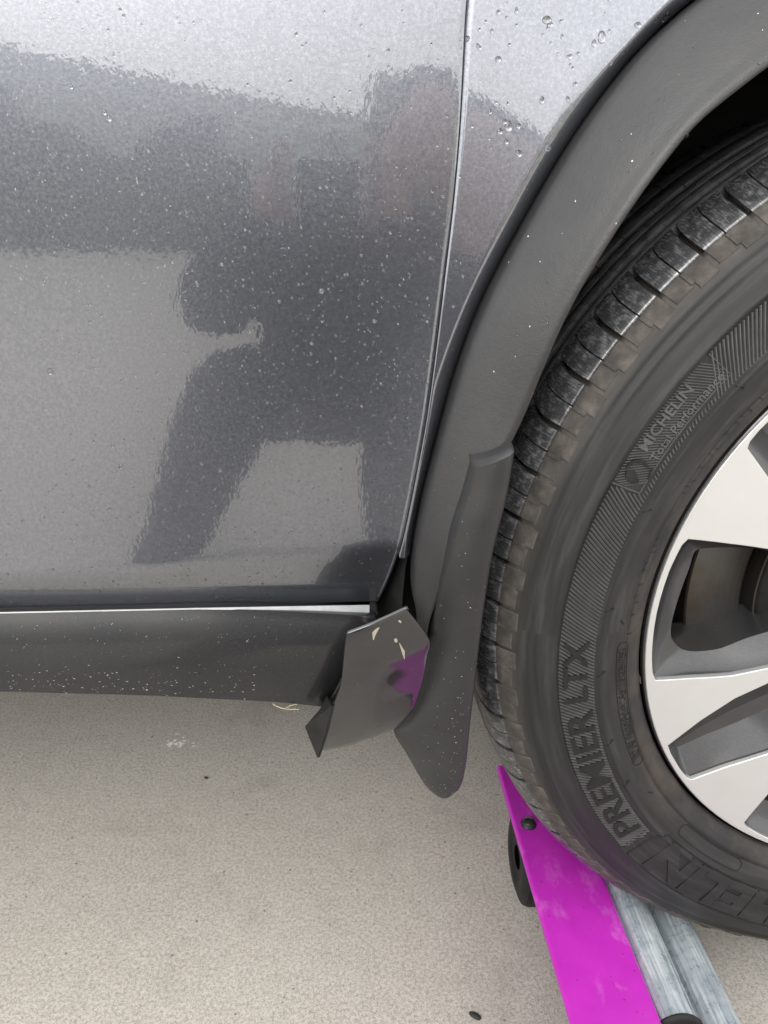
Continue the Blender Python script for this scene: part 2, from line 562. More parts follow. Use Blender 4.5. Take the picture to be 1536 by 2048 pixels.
D={'bolt': [-0.2727, 0.1146, -0.3],
 'door_bottom': [(-0.6972, 0.029, 0.405), (-0.5691, 0.029, 0.4041), (-0.4544, 0.029, 0.4055), (-0.432, 0.029, 0.4058)],
 'door_crease': [(-0.6856, 0.0145, 0.4398), (-0.5871, 0.0145, 0.4418), (-0.5197, 0.0145, 0.4511), (-0.4521, 0.0145, 0.4545), (-0.418, 0.0145, 0.457)],
 'door_edge': [(-0.432, 0.029, 0.4058), (-0.4263, 0.021, 0.4224), (-0.4212, 0.0145, 0.4426), (-0.4157, 0.014, 0.4692), (-0.4094, 0.014, 0.5086),
               (-0.4037, 0.014, 0.5492), (-0.3993, 0.014, 0.5965), (-0.3958, 0.014, 0.6404), (-0.3931, 0.014, 0.6759), (-0.3914, 0.014, 0.7144),
               (-0.3912, 0.014, 0.7502), (-0.3909, 0.014, 0.7729)],
 'flap_left': [(-0.3787, -0.027, 0.5282), (-0.3828, -0.026, 0.5069), (-0.3877, -0.025, 0.4864), (-0.3942, -0.018, 0.4403), (-0.397, -0.006, 0.3986),
               (-0.398, -0.004, 0.3852), (-0.4025, -0.002, 0.3502), (-0.4116, 0.0, 0.3181), (-0.4203, 0.004, 0.3097), (-0.4094, 0.003, 0.2877),
               (-0.3953, 0.001, 0.26), (-0.3865, 0.0, 0.2506)],
 'flap_right': [(-0.3583, -0.037, 0.5406), (-0.3602, -0.035, 0.5103), (-0.3648, -0.032, 0.4756), (-0.3666, -0.027, 0.4373), (-0.3671, -0.021, 0.3954),
                (-0.3675, -0.018, 0.3607), (-0.3677, -0.014, 0.3276), (-0.3679, -0.011, 0.2887), (-0.3701, -0.009, 0.2656),
                (-0.3749, -0.006, 0.2567)],
 'gap_f': [(-0.4045, 0.003, 0.4033), (-0.4106, 0.003, 0.4213), (-0.4112, 0.003, 0.4407), (-0.4095, 0.003, 0.4631), (-0.406, 0.003, 0.4883),
           (-0.3991, 0.003, 0.5211), (-0.3928, 0.003, 0.551), (-0.3866, 0.003, 0.5768), (-0.3781, 0.003, 0.6055), (-0.3696, 0.003, 0.6276),
           (-0.3599, 0.003, 0.6478), (-0.348, 0.003, 0.671), (-0.332, 0.003, 0.7008), (-0.3096, 0.003, 0.7349), (-0.293, 0.003, 0.7553),
           (-0.2716, 0.003, 0.7741)],
 'gap_q': [(-0.4104, 0.01, 0.437), (-0.4087, 0.01, 0.4598), (-0.4051, 0.01, 0.4854), (-0.3981, 0.01, 0.5186), (-0.3917, 0.01, 0.549),
           (-0.3855, 0.01, 0.5752), (-0.3768, 0.01, 0.6043), (-0.3681, 0.01, 0.6268), (-0.3583, 0.01, 0.6472), (-0.3463, 0.01, 0.6708),
           (-0.33, 0.01, 0.701), (-0.3073, 0.01, 0.7357), (-0.2904, 0.01, 0.7565), (-0.2687, 0.01, 0.7755)],
 'leafs': [[-0.3418, -0.0075, -0.4], [-0.6252, 0.307, -0.4], [-0.6723, 0.3746, -0.4]],
 'lip': [(-0.4147, 0.006, 0.4543), (-0.4118, 0.006, 0.4942), (-0.4082, 0.006, 0.5252), (-0.4043, 0.006, 0.5502), (-0.3992, 0.006, 0.5714),
         (-0.3891, 0.006, 0.6036), (-0.3766, 0.006, 0.6354), (-0.3619, 0.006, 0.6645), (-0.3446, 0.006, 0.6996), (-0.3252, 0.006, 0.7316),
         (-0.3068, 0.006, 0.7511), (-0.2856, 0.006, 0.7743)],
 'open': [(-0.4005, -0.022, 0.4052), (-0.3915, -0.022, 0.4424), (-0.375, -0.022, 0.4917), (-0.3593, -0.022, 0.5343), (-0.3541, -0.022, 0.5447),
          (-0.3471, -0.022, 0.5652), (-0.3411, -0.0236, 0.5869), (-0.3353, -0.0253, 0.6064), (-0.3273, -0.0273, 0.6278), (-0.3181, -0.0291, 0.6471),
          (-0.3071, -0.031, 0.6678), (-0.2958, -0.031, 0.6867), (-0.2762, -0.031, 0.7139), (-0.2589, -0.031, 0.7282), (-0.2444, -0.031, 0.7396)],
 'plate_l': [-0.2891, 0.2009, -0.3, -0.2828, -0.0829, -0.3],
 'sill_bot': [(-0.6971, 0.004, 0.3512), (-0.5945, 0.003, 0.3451), (-0.5031, 0.002, 0.3371), (-0.4708, 0.002, 0.3316)],
 'sill_end': [(-0.4347, 0.012, 0.4035), (-0.4339, 0.012, 0.4002), (-0.44, 0.01, 0.3938), (-0.449, 0.004, 0.3813), (-0.4562, 0.002, 0.3611),
              (-0.4642, 0.0015, 0.3432), (-0.4708, 0.002, 0.3316)],
 'sill_top': [(-0.6924, 0.018, 0.4084), (-0.6082, 0.018, 0.4088), (-0.5453, 0.017, 0.4096), (-0.4873, 0.015, 0.4066), (-0.4347, 0.012, 0.4035)],
 'straw': [(-0.5056, 0.0, 0.3413), (-0.4992, -0.002, 0.34), (-0.4892, -0.002, 0.3392)],
 'strip_bot': [(-0.6917, 0.0165, 0.4092), (-0.5452, 0.0165, 0.409), (-0.4874, 0.0165, 0.4049), (-0.4383, 0.0165, 0.3997)],
 'strip_top': [(-0.6915, 0.0165, 0.4103), (-0.5451, 0.0165, 0.4106), (-0.4384, 0.0165, 0.4103)],
 'trim_l': [(-0.4555, -0.046, 0.4255), (-0.4568, -0.043, 0.4122), (-0.4581, -0.039, 0.3945), (-0.4594, -0.036, 0.3807), (-0.4639, -0.031, 0.3603),
            (-0.469, -0.024, 0.3307), (-0.4746, -0.018, 0.3065)],
 'trim_r': [(-0.4182, -0.04, 0.4394), (-0.4018, -0.031, 0.4109), (-0.402, -0.028, 0.3978), (-0.4032, -0.022, 0.3771), (-0.4054, -0.019, 0.3606),
            (-0.4098, -0.014, 0.3378), (-0.4174, -0.008, 0.3193)],
 'trim_tab': [(-0.4724, -0.01, 0.3413), (-0.4833, -0.008, 0.3262), (-0.4746, -0.018, 0.3065), (-0.469, -0.024, 0.3307), (-0.4639, -0.031, 0.3603)]}

def lerp(a, b, t):
    return a + (b - a) * t

def interp(tab, x):
    if x <= tab[0][0]:
        return tab[0][1]
    for (x0, y0), (x1, y1) in zip(tab, tab[1:]):
        if x <= x1:
            return lerp(y0, y1, (x - x0) / max(1e-9, x1 - x0))
    return tab[-1][1]

def sstep(a, b, x):
    t = min(1, max(0, (x - a) / (b - a)))
    return t * t * (3 - 2 * t)

# ================================================================== SETTING
ground = obj('driveway', *loft([[Vector((x, y, 0)) for x in (-120, -6, 5, 120)] for y in (-120, -7.5, 5, 120)]), MT['concrete'], smooth=False)
tag(ground, kind='structure')
lawn = obj('lawn', *loft([[Vector((x, y, 0.004)) for x in (-60, 60)] for y in (-60, -8.6)]), MT['grass'], smooth=False)
tag(lawn, kind='structure')

# ================================================================== CAR
CARL = Vector((-1.0, 0.9, 0.0))
car = empty('parked_car', CARL, 'grey metallic car wet with rain, its rear wheel lifted and its sill trim torn loose', 'car')

# ---- door
edge = resample(D['door_edge'] + [(-0.387, 0.014, 0.85), (-0.375, 0.014, 0.95), (-0.365, 0.014, 1.03)], 90)
edge_tab = [(p.z, p.x) for p in edge]
crease = [(-1.4, 0.437)] + [(p[0], p[2]) for p in D['door_crease']]
bottom = [(-1.4, 0.4068)] + [(p[0], p[2]) for p in D['door_bottom']]
def door_y(x, z):
    zc, zb = interp(crease, x), interp(bottom, x)
    y = 0.014 + 0.022 * max(0, z - 0.62) ** 2
    k = (zc - z) / (zc - zb)
    y += 0.016 * max(0.0, 0.5 * (k + math.sqrt(k * k + 0.012)) - 0.05)
    # the panel swells very slightly towards the front
    y -= 0.010 * sstep(-0.45, -1.3, x) * sstep(0.44, 0.6, z)
    return y
def door_grid(x_left, rows=80, cols=90):
    lines = []
    for i in range(rows):
        u = i / (rows - 1)
        row = []
        for j in range(cols):
            t = j / (cols - 1)
            # bottom edge varies with x, so find z first
            xe_guess = lerp(x_left, -0.40, t)
            zb = interp(bottom, xe_guess)
            z = zb + (1.03 - zb) * (u ** 1.6)
            xe = interp(edge_tab, z)
            x = lerp(x_left, xe, 1 - (1 - t) ** 1.3)
            row.append(Vector((x, door_y(x, z), z)))
        # rolled rear edge of the skin
        e = row[-1]
        row.append(e + Vector((0.0004, 0.0004, 0)))
        row.append(e + Vector((0.0006, 0.004, 0)))
        row.append(e + Vector((-0.006, 0.012, 0)))
        lines.append(row)
    return [[p + Vector((0.0, 0.006, 0.001)) for p in lines[0]], ] + lines
dl = door_grid(-1.32)
door = obj('rear_door', *loft(dl), MT['paint'], car)
fr = [[Vector((x, door_y(-1.32, 0.45 + (1.03 - 0.41) * i / 29) if False else 0.006 + 0.0 * x, 0.407 + (1.03 - 0.407) * i / 29)) for x in (-2.35, -2.0, -1.66, -1.325)] for i in range(30)]
fr = [[Vector((p.x, door_y(-1.32, p.z), p.z)) for p in row] for row in fr]
obj('front_door', *loft(fr), MT['paint'], car)

# ---- quarter panel: rays from the axle, lip line outwards to seam / top / tail
lip_tab = sorted([(math.degrees(math.atan2(p[2] - ZC, p[0])), math.hypot(p[0], p[2] - ZC)) for p in D['lip']])
lip_tab = [(90, 0.481), (110, 0.478)] + lip_tab
gap_tab = sorted([(math.degrees(math.atan2(p[2] - ZC, p[0])), math.hypot(p[0], p[2] - ZC)) for p in D['gap_q']])
gap_tab = [(90, 0.470), (110, 0.467)] + gap_tab
gapf_tab = sorted([(math.degrees(math.atan2(p[2] - ZC, p[0])), math.hypot(p[0], p[2] - ZC)) for p in D['gap_f']])
gapf_tab = [(90, 0.470), (110, 0.467)] + gapf_tab
open_tab = sorted([(math.degrees(math.atan2(p[2] - ZC, p[0])), math.hypot(p[0], p[2] - ZC)) for p in D['open']])
open_tab = [(90, 0.420), (110, 0.419)] + open_tab
def mir(tab, th):
    return interp(tab, th if th >= 90 else 180 - th)
def smooth_tab(tab, th, w=2.0):
    return sum(mir(tab, min(179, th + k * w)) for k in (-1, -0.5, 0, 0.5, 1)) / 5
def outer_point(th):
    c, s = math.cos(R(th)), math.sin(R(th))
    r = 0.40
    while r < 1.6:
        x, z = r * c, r * s + ZC
        if z > 1.03 or x > 0.95:
            break
        if x < interp(edge_tab, z) + 0.0011:
            break
        r += 0.001
    lo, hi = r - 0.001, r
    for _ in range(12):
        m_ = 0.5 * (lo + hi)
        x, z = m_ * c, m_ * s + ZC
        if z > 1.03 or x > 0.95 or x < interp(edge_tab, z) + 0.0011:
            hi = m_
        else:
            lo = m_
    return hi
rowsQ = []
ths = [173.2 - 0.75 * i for i in range(int((173.2 - 6) / 0.75) + 1)]
for th in ths:
    c, s = math.cos(R(th)), math.sin(R(th))
    ro = outer_point(th)
    rl = min(smooth_tab(lip_tab, th), ro - 0.0008)
    rg = min(smooth_tab(gap_tab, th), rl - 0.0015)
    row = []
    # under the door / inner flange
    row.append(Vector(((ro + 0.004) * c, 0.028, (ro + 0.004) * s + ZC)))
    row.append(Vector(((ro + 0.0003) * c, 0.0240, (ro + 0.0003) * s + ZC)))
    for k in range(15):
        t = k / 14
        r = lerp(ro, rl, t)
        dl_ = r - rl
        y = 0.0165 - 0.0060 * math.exp(-dl_ / 0.055) + 0.022 * max(0, r * s + ZC - 0.62) ** 2
        row.append(Vector((r * c, y, r * s + ZC)))
    w = rl - rg
    for t, dy in ((0.12, 0.0004), (0.35, 0.0022), (0.6, 0.0046), (0.82, 0.0072), (0.95, 0.0100), (1.0, 0.0140)):
        r = rl - w * t
        row.append(Vector((r * c, 0.0105 + dy, r * s + ZC)))
    r = rg + 0.002
    row.append(Vector((r * c, 0.034, r * s + ZC)))
    rowsQ.append(row)
quarter = obj('quarter_panel', *loft(rowsQ), MT['paint'], car)

# ---- wheel-arch cladding
rowsF = []
ths = [181 - 0.75 * i for i in range(int(182 / 0.75) + 1)]
for th in ths:
    thq = th if th >= 90 else 180 - th
    c, s = math.cos(R(th)), math.sin(R(th))
    rg = smooth_tab(gapf_tab, th, 1.2) - 0.0012
    ri = smooth_tab(open_tab, th, 1.2)
    w = rg - ri
    low = sstep(168, 180, thq)
    row = []
    for t, y in ((0.0, 0.026), (0.0, 0.0075), (0.018, 0.0038), (0.05, 0.0012), (0.11, -0.0010), (0.30, -0.0060), (0.55, -0.0125),
                 (0.74, -0.0170), (0.80, -0.0182), (0.86, -0.0200), (0.95, -0.0216), (0.99, -0.0213), (1.0, -0.0190), (1.0, -0.012), (1.005, 0.015)):
        r = rg - w * t
        yy = y * (1 + 0.42 * (1 - sstep(135, 162, thq))) if y < 0 else y
        row.append(Vector((r * c, lerp(yy, yy * 0.5 + 0.001, low), r * s + ZC)))
    rowsF.append(row)
flare = obj('wheel_arch_flare', *loft(rowsF), MT['clad'], car)

# ---- arch liner, and inner body coloured black so panel gaps look shaded
v, f = revolve([(0.02, 0.415), (0.05, 0.43), (0.32, 0.43), (0.325, 0.10)], 60, -8, 188)
obj('arch_liner', v, f, MT['black'], car, origin=(0, 0, ZC))
b = MB()
b.box(-3.15, -0.452, 0.040, 1.72, 0.365, 1.0)
b.box(-0.452, 0.46, 0.34, 1.72, 0.40, 1.0)
b.box(-0.452, 0.46, 0.045, 0.34, 0.89, 1.0)
b.box(0.46, 0.95, 0.040, 1.72, 0.42, 1.0)
b.build('body_shell', MT['black'], car, smooth=False)
b = MB()
b.box(-0.4525, -0.375, 0.085, 0.20, 0.300, 0.46)  # black filler added so the cavity behind the trim reads as shade
b.build('black_cavity_filler', MT['black'], car, smooth=False)
# greenhouse above the belt line
gh = [[(-2.45, 1.03), (-1.75, 1.55), (0.35, 1.60), (0.90, 1.03)]]
b = MB()
prof = [(-2.45, 1.03), (-1.80, 1.50), (-1.2, 1.58), (0.2, 1.58), (0.62, 1.45), (0.95, 1.03)]
vv = []
for y0, y1 in ((0.035, 0.22), (1.72, 1.54)):
    for x, z in prof:
        vv.append((x, lerp(y0, y1, (z - 1.03) / 0.55), z))
n = len(prof)
ff = [tuple(range(n))[::-1], tuple(range(n, 2 * n))] + [(i, i + 1, n + i + 1, n + i) for i in range(n - 1)] + [(n - 1, 0, n, 2 * n - 1)]
obj('window', vv, ff, MT['glass'], car, smooth=False)
b = MB()
b.box(-1.75, 0.25, 0.23, 1.53, 1.582, 1.62)
ro_ = b.build('roof', MT['paint'], car, smooth=False)
mod_bevel(ro_, 0.015, 3)

# ---- sill cladding, torn off at its rear end
def sill_grid():
    st = resample([(-1.75, 0.018, 0.409)] + D['sill_top'], 70, False)
    sb = resample([(-1.75, 0.006, 0.366)] + D['sill_bot'], 70, False)
    en = resample(D['sill_end'], 24, False)
    lines = []
    for i in range(24):
        v_ = i / 23
        row = []
        for j in range(70):
            a, c_ = st[j], sb[j]
            p = a.lerp(c_, v_)
            p.y += 0.004 * v_ - 0.004 * math.sin(PI * v_) 
            # pull the last stretch on to the torn edge
            k = sstep(0.86, 1.0, j / 69)
            lin = st[69].lerp(sb[69], v_)
            q = en[i]
            p.x += k * (q.x - lin.x)
            p.z += k * (q.z - lin.z)
            row.append(p)
        lines.append(row)
    top = [[Vector((p.x, p.y + 0.022, p.z - 0.001)) for p in lines[0]], [Vector((p.x, p.y + 0.002, p.z + 0.0006)) for p in lines[0]]]
    bot = [[Vector((p.x, p.y + 0.004, p.z - 0.0025)) for p in lines[-1]], [Vector((p.x, p.y + 0.020, p.z - 0.004)) for p in lines[-1]],
           [Vector((p.x, p.y + 0.08, p.z + 0.0)) for p in lines[-1]]]
    return top + lines + bot
sill = obj('sill_panel', *loft(sill_grid(), flip=True), MT['sill'], car, True, (0, 0, 0), 25)
mod_solidify(sill, 0.0025, -1)
# dark flap of the broken end, curled inwards behind the loose trim
e1 = resample(D['sill_end'][2:], 14)
e2 = [p + Vector((0.020 - 0.012 * k / 13, 0.020, 0.002 - 0.012 * (k / 13))) for k, p in enumerate(e1)]
tornv = loft([e1, e2])
o = obj('torn_sill_end', *tornv, MT['black'], car)
mod_solidify(o, 0.002)
# bare metal in the gap; thin forward stretch added as the sill-edge highlight
stp = resample([(-1.6, 0.0165, 0.4090)] + D['strip_top'], 30)
sbt = resample([(-1.6, 0.0165, 0.4075)] + D['strip_bot'], 30)
o = obj('bare_metal_and_edge_glint', *loft([stp, sbt], flip=True), MT['bare'], car, smooth=False)
b = MB()
b.box(-0.4375, -0.4335, 0.018, 0.036, 0.396, 0.405)
b.box(-0.4335, -0.4325, 0.016, 0.030, 0.402, 0.4035)
b.build('clip', MT['black'], car, smooth=False)

# ---- bent trim piece hanging between sill and mud flap
tl, tr = resample(D['trim_l'], 26), resample(D['trim_r'], 26)
lines = []
for k in range(15):
    t = k / 14
    row = []
    for i in range(26):
        u = i / 25
        p = tl[i].lerp(tr[i], t)
        g = (0.05 * min(t, 0.40) + 0.40 * max(0.0, t - 0.40)) / 0.26
        p.y = lerp(tl[i].y, tr[i].y, g) + 0.006 * max(0.0, (u - 0.55) / 0.45) ** 2 * (1 - 0.5 * t) + 0.0005 * noise.noise(Vector((p.x * 38, 3.1, p.z * 38)))
        # bowed outwards, flatter at the top right corner
        row.append(p)
    row = [row[0] + Vector((0.0006, 0.0034, 0.0004)), row[0] + Vector((0.0003, 0.0022, 0.0013)), row[0] + Vector((0.0001, 0.0010, 0.0012)), row[0] + Vector((0, 0.0002, 0.0006))] + row
    lines.append(row)
trim = obj('bent_trim_piece', *loft(lines), MT['trim'], car)
lines = [l[4:] for l in lines]
mod_solidify(trim, 0.0028, -1)
mod_bevel(trim, 0.0010, 2, 50)
tb = [Vector(p) for p in D['trim_tab']]
tab = obj('bent_trim_tab', tb + [Vector((-0.468, 0.006, 0.340))], [(0, 1, 2, 3, 4), (0, 4, 5)], MT['black'], car, smooth=False)
mod_solidify(tab, 0.0022, 1)
# scrapes on it
def on_trim(t, u, up=0.0004):
    i, k = u * 25, t * 14
    p = lines[min(14, int(round(k)))][min(25, int(round(i)))]
    return p + Vector((0, -up, 0))
def smudge(name, pts, mat, parent, lift=0.0004):
    """thin flake of dried paint lying on the trim, cut from its grid"""
    P = []
    for t, u in pts:
        k0, i0 = min(13, int(t * 14)), min(24, int(u * 25))
        a, b_ = t * 14 - k0, u * 25 - i0
        p = (lines[k0][i0] * (1 - a) * (1 - b_) + lines[k0 + 1][i0] * a * (1 - b_) + lines[k0][i0 + 1] * (1 - a) * b_ + lines[k0 + 1][i0 + 1] * a * b_)
        P.append(p + Vector((-0.1, -0.9, 0.0)) * lift)
    o = obj(name, P, [tuple(range(len(P)))], mat, parent, smooth=False)
    mod_solidify(o, 0.0003, 0)
    return o
smudge('scrape_mark', [(0.40, 0.050), (0.47, 0.035), (0.52, 0.036), (0.47, 0.058), (0.42, 0.085), (0.40, 0.105), (0.39, 0.10)], MT['chip'], trim)
smudge('scrape_mark', [(0.64, 0.165), (0.66, 0.155), (0.68, 0.165), (0.67, 0.185), (0.645, 0.185)], MT['chip'], trim)
smudge('scrape_mark', [(0.68, 0.20), (0.688, 0.20), (0.71, 0.27), (0.715, 0.33), (0.71, 0.33)], MT['chip'], trim)
smudge('scrape_mark', [(0.80, 0.05), (0.82, 0.045), (0.835, 0.06), (0.815, 0.07)], MT['chip'], trim)

# ---- mud flap
fl_, fr_ = resample(D['flap_left'], 44), resample(D['flap_right'], 44)
lines_f = []
for k in range(12):
    t = k / 11
    row = []
    for i in range(44):
        p = fl_[i].lerp(fr_[i], t)
        p.y -= 0.004 * math.sin(PI * t) ** 0.7
        row.append(p)
    lines_f.append(row)
inner = [[p + Vector((-0.001, 0.010, 0)) for p in lines_f[0]]]
right = [[p + Vector((0.0012, 0.0020, 0)) for p in lines_f[-1]], [p + Vector((0.0012, 0.016, 0.0)) for p in lines_f[-1]],
         [p + Vector((-0.001, 0.07, 0.002)) for p in lines_f[-1]]]
vf, ffc = loft(inner + lines_f + right)
o = obj('mud_flap', vf, ffc, MT['clad'], car)
# rolled top shoulder of the flap
top = [l[0] for l in inner + lines_f + right[:1]]
o2 = obj('mud_flap_shoulder', *loft([[p + Vector((0.0, 0.013, 0.0035)) for p in top], [p + Vector((0, 0.006, 0.0028)) for p in top], [p + Vector((0, 0.0015, 0.0018)) for p in top], top], flip=True), MT['clad'], car)
bt = [l[-1] for l in inner + lines_f + right[:1]]
o3 = obj('mud_flap_toe', *loft([bt, [p + Vector((0, 0.0022, -0.0016)) for p in bt], [p + Vector((0, 0.02, -0.001)) for p in bt]], flip=True), MT['clad'], car)
flap = o

# ---- tyre (local to the axle)
OUT = [(0.006, 0.2435), (0.001, 0.2455), (-0.0030, 0.2500), (-0.0055, 0.2545), (-0.0068, 0.2576), (-0.0061, 0.2582), (-0.0072, 0.2590),
       (-0.0098, 0.2660), (-0.0118, 0.2735), (-0.0124, 0.2760), (-0.0142, 0.2776), (-0.0144, 0.2788), (-0.0132, 0.2802),
       (-0.0141, 0.2816), (-0.0136, 0.2822), (-0.0140, 0.2900), (-0.0138, 0.2990), (-0.0132, 0.3098), (-0.0140, 0.3106), (-0.0134, 0.3116), (-0.0120, 0.3170),
       (-0.0096, 0.3235), (-0.0082, 0.3262), (-0.0086, 0.3272), (-0.0066, 0.3285), (-0.0048, 0.3318), (-0.0050, 0.3324), (-0.0030, 0.3350), (0.0020, 0.3405),
       (0.0070, 0.3452), (0.0104, 0.3474), (0.0115, 0.3440), (0.0150, 0.3455), (0.0300, 0.3530), (0.0500, 0.3545), (0.105, 0.3560)]
prof = OUT + [(0.21 - y, r) for y, r in reversed(OUT[:-1])]
def prof_y(r):
    pts = [(q[1], q[0]) for q in OUT[:31]]
    return interp(pts, r)
AX = (0, 0, ZC)
v, f = revolve(prof, 264)
tyre = obj('tyre', v, f, MT['rubber'], car, origin=AX)

PITCH = 360 / 132
def block_mesh(name, a0, a1, prof_top, prof_in, skew, n=3):
    """One tread piece between two slot edges; angles in degrees, slot edges drift with y."""
    k = len(prof_top)
    V, F = [], []
    ymin, ymax = prof_top[0][0], prof_top[-1][0]
    for i in range(n + 1):
        for (y, r) in prof_top:
            t = (y - ymin) / max(1e-6, ymax - ymin)
            a = R(lerp(a0, a1, i / n) + skew(t))
            V.append((r * math.cos(a), y, r * math.sin(a)))
    F += grid_faces(n + 1, k)
    # two end walls down to the slot floor
    for i in (0, n):
        s0 = len(V)
        for (y, r), (yi, ri) in zip(prof_top, prof_in):
            t = (y - ymin) / max(1e-6, ymax - ymin)
            a = R(lerp(a0, a1, i / n) + skew(t))
            V.append((ri * math.cos(a), yi, ri * math.sin(a)))
        for j in range(k - 1):
            q = (i * k + j, i * k + j + 1, s0 + j + 1, s0 + j)
            F.append(q if i == n else q[::-1])
    # side walls
    for j in (0, k - 1):
        s0 = len(V)
        y, r = prof_in[j]
        for i in range(n + 1):
            t = 0 if j == 0 else 1
            a = R(lerp(a0, a1, i / n) + skew(t))
            V.append((r * math.cos(a), y, r * math.sin(a)))
        for i in range(n):
            q = (i * k + j, (i + 1) * k + j, s0 + i + 1, s0 + i)
            F.append(q[::-1] if j else q)
    me = bpy.data.meshes.new(name)
    me.from_pydata(V, [], F)
    me.update()
    return me
TOPP = [(0.0104, 0.3478), (0.0112, 0.3492), (0.0155, 0.3527), (0.0210, 0.3560), (0.0280, 0.3588), (0.0350, 0.3606), (0.0420, 0.3617)]
INP = [(0.0112, 0.3440), (0.0130, 0.3452), (0.0165, 0.3470), (0.0215, 0.3495), (0.0285, 0.3522), (0.0350, 0.3535), (0.0420, 0.3560)]
skew1 = lambda t: -0.75 * t + 1.15 * t * (1 - t)
mA = block_mesh('shoulder_block', 0.30, PITCH - 0.075, TOPP, INP, skew1)
mB = block_mesh('shoulder_block', 0.075, PITCH - 0.30, TOPP, INP, skew1)
for me in (mA, mB):
    me.materials.append(MT['shoulder'])
    me.polygons.foreach_set('use_smooth', [True] * len(me.polygons))
    me.set_sharp_from_angle(angle=R(48))
def pad_mesh(a0, a1, r0, r1, lift, n=3):
    V, F = [], []
    rs = [lerp(r0, r1, k / 3) for k in range(4)]
    def pt(a, r, l):
        y0, y1 = prof_y(r - 0.0008), prof_y(r + 0.0008)
        nx = Vector((-(0.0016), (y1 - y0)))      # (d along y, d along r) of the outward normal
        nx.normalize()
        return ((r + nx[1] * l) * math.cos(R(a)), prof_y(r) + nx[0] * l, (r + nx[1] * l) * math.sin(R(a)))
    for i in range(n + 1):
        for r in rs:
            V.append(pt(lerp(a0, a1, i / n), r, lift))
    F += grid_faces(n + 1, 4)
    base = len(V)
    for i in range(n + 1):
        for r in rs:
            V.append(pt(lerp(a0 - 0.12, a1 + 0.12, i / n), r + (0.0004 if r == rs[-1] else (-0.0006 if r == rs[0] else 0)), -0.0004))
    def side(idx):
        for p, q in zip(idx, idx[1:]):
            F.append((p, q, base + q, base + p))
    side([j for j in range(4)][::-1])
    side([n * 4 + j for j in range(4)])
    side([i * 4 for i in range(n + 1)])
    side([i * 4 + 3 for i in range(n + 1)][::-1])
    me = bpy.data.meshes.new('shoulder_pad')
    me.from_pydata(V, [], F)
    me.update()
    me.materials.append(MT['mud'])
    me.polygons.foreach_set('use_smooth', [True] * len(me.polygons))
    me.set_sharp_from_angle(angle=R(40))
    return me
pA = pad_mesh(0.30, PITCH - 0.20, 0.3365, 0.3470, 0.0008)
pB = pad_mesh(0.20, PITCH - 0.30, 0.3390, 0.3470, 0.0007)
pN = pad_mesh(-0.24, 0.24, 0.3402, 0.3464, 0.0016)
pN.name = 'shoulder_nub'
W0 = 128.8
for k in range(132):
    a = W0 + k * PITCH
    for nm, me in (('shoulder_block', mA if k % 2 == 0 else mB), ('shoulder_pad', pA if k % 2 == 0 else pB)):
        o = bpy.data.objects.new(nm, me)
        COL.objects.link(o)
        o.parent = tyre
        o.rotation_euler = (0, -R(a), 0)
    if k % 2:
        o = bpy.data.objects.new('shoulder_nub', pN)
        COL.objects.link(o)
        o.parent = tyre
        o.rotation_euler = (0, -R(a), 0)
# ring that closes the shoulder blocks, and the ribs across the tread
b = MB()
b.add(*revolve([(0.0420, 0.3545), (0.0420, 0.3614), (0.0430, 0.3620), (0.0485, 0.3625), (0.0500, 0.3618), (0.0505, 0.3545)], 264))
b.build('shoulder_rib', MT['tread'], tyre, origin=AX, angle=40)
def rib(y0, y1, r, a_gap, count, skew, name):
    m = MB()
    for k in range(count):
        a0 = 360 * k / count
        me = block_mesh('x', a0 + a_gap, a0 + 360 / count - a_gap, [(y0, r - 0.0012), (y0 + 0.002, r - 0.0002), ((y0 + y1) / 2, r), (y1 - 0.002, r - 0.0002), (y1, r - 0.0012)],
                        [(y0, 0.3545), (y0 + 0.002, 0.3545), ((y0 + y1) / 2, 0.3545), (y1 - 0.002, 0.3545), (y1, 0.3545)], skew, 2)
        m.add([vv_.co[:] for vv_ in me.vertices], [tuple(p.vertices) for p in me.polygons])
        bpy.data.meshes.remove(me)
    o = m.build(name, MT['tread'], tyre, origin=AX, angle=40)
    o['kind'] = 'stuff'
    return o
zig = lambda t: 0.9 * t + 0.35 * math.sin(t * 9)
rib(0.0575, 0.0700, 0.3636, 0.07, 170, zig, 'tread_rib')
rib(0.0720, 0.0840, 0.3642, 0.07, 110, zig, 'tread_rib')
rib(0.0930, 0.1180, 0.3650, 0.05, 90, lambda t: 1.2 * t, 'tread_rib')
rib(0.1270, 0.1520, 0.3642, 0.07, 140, lambda t: -zig(t), 'tread_rib')
rib(0.1600, 0.1960, 0.3610, 0.25, 66, lambda t: -1.2 * t, 'tread_rib')

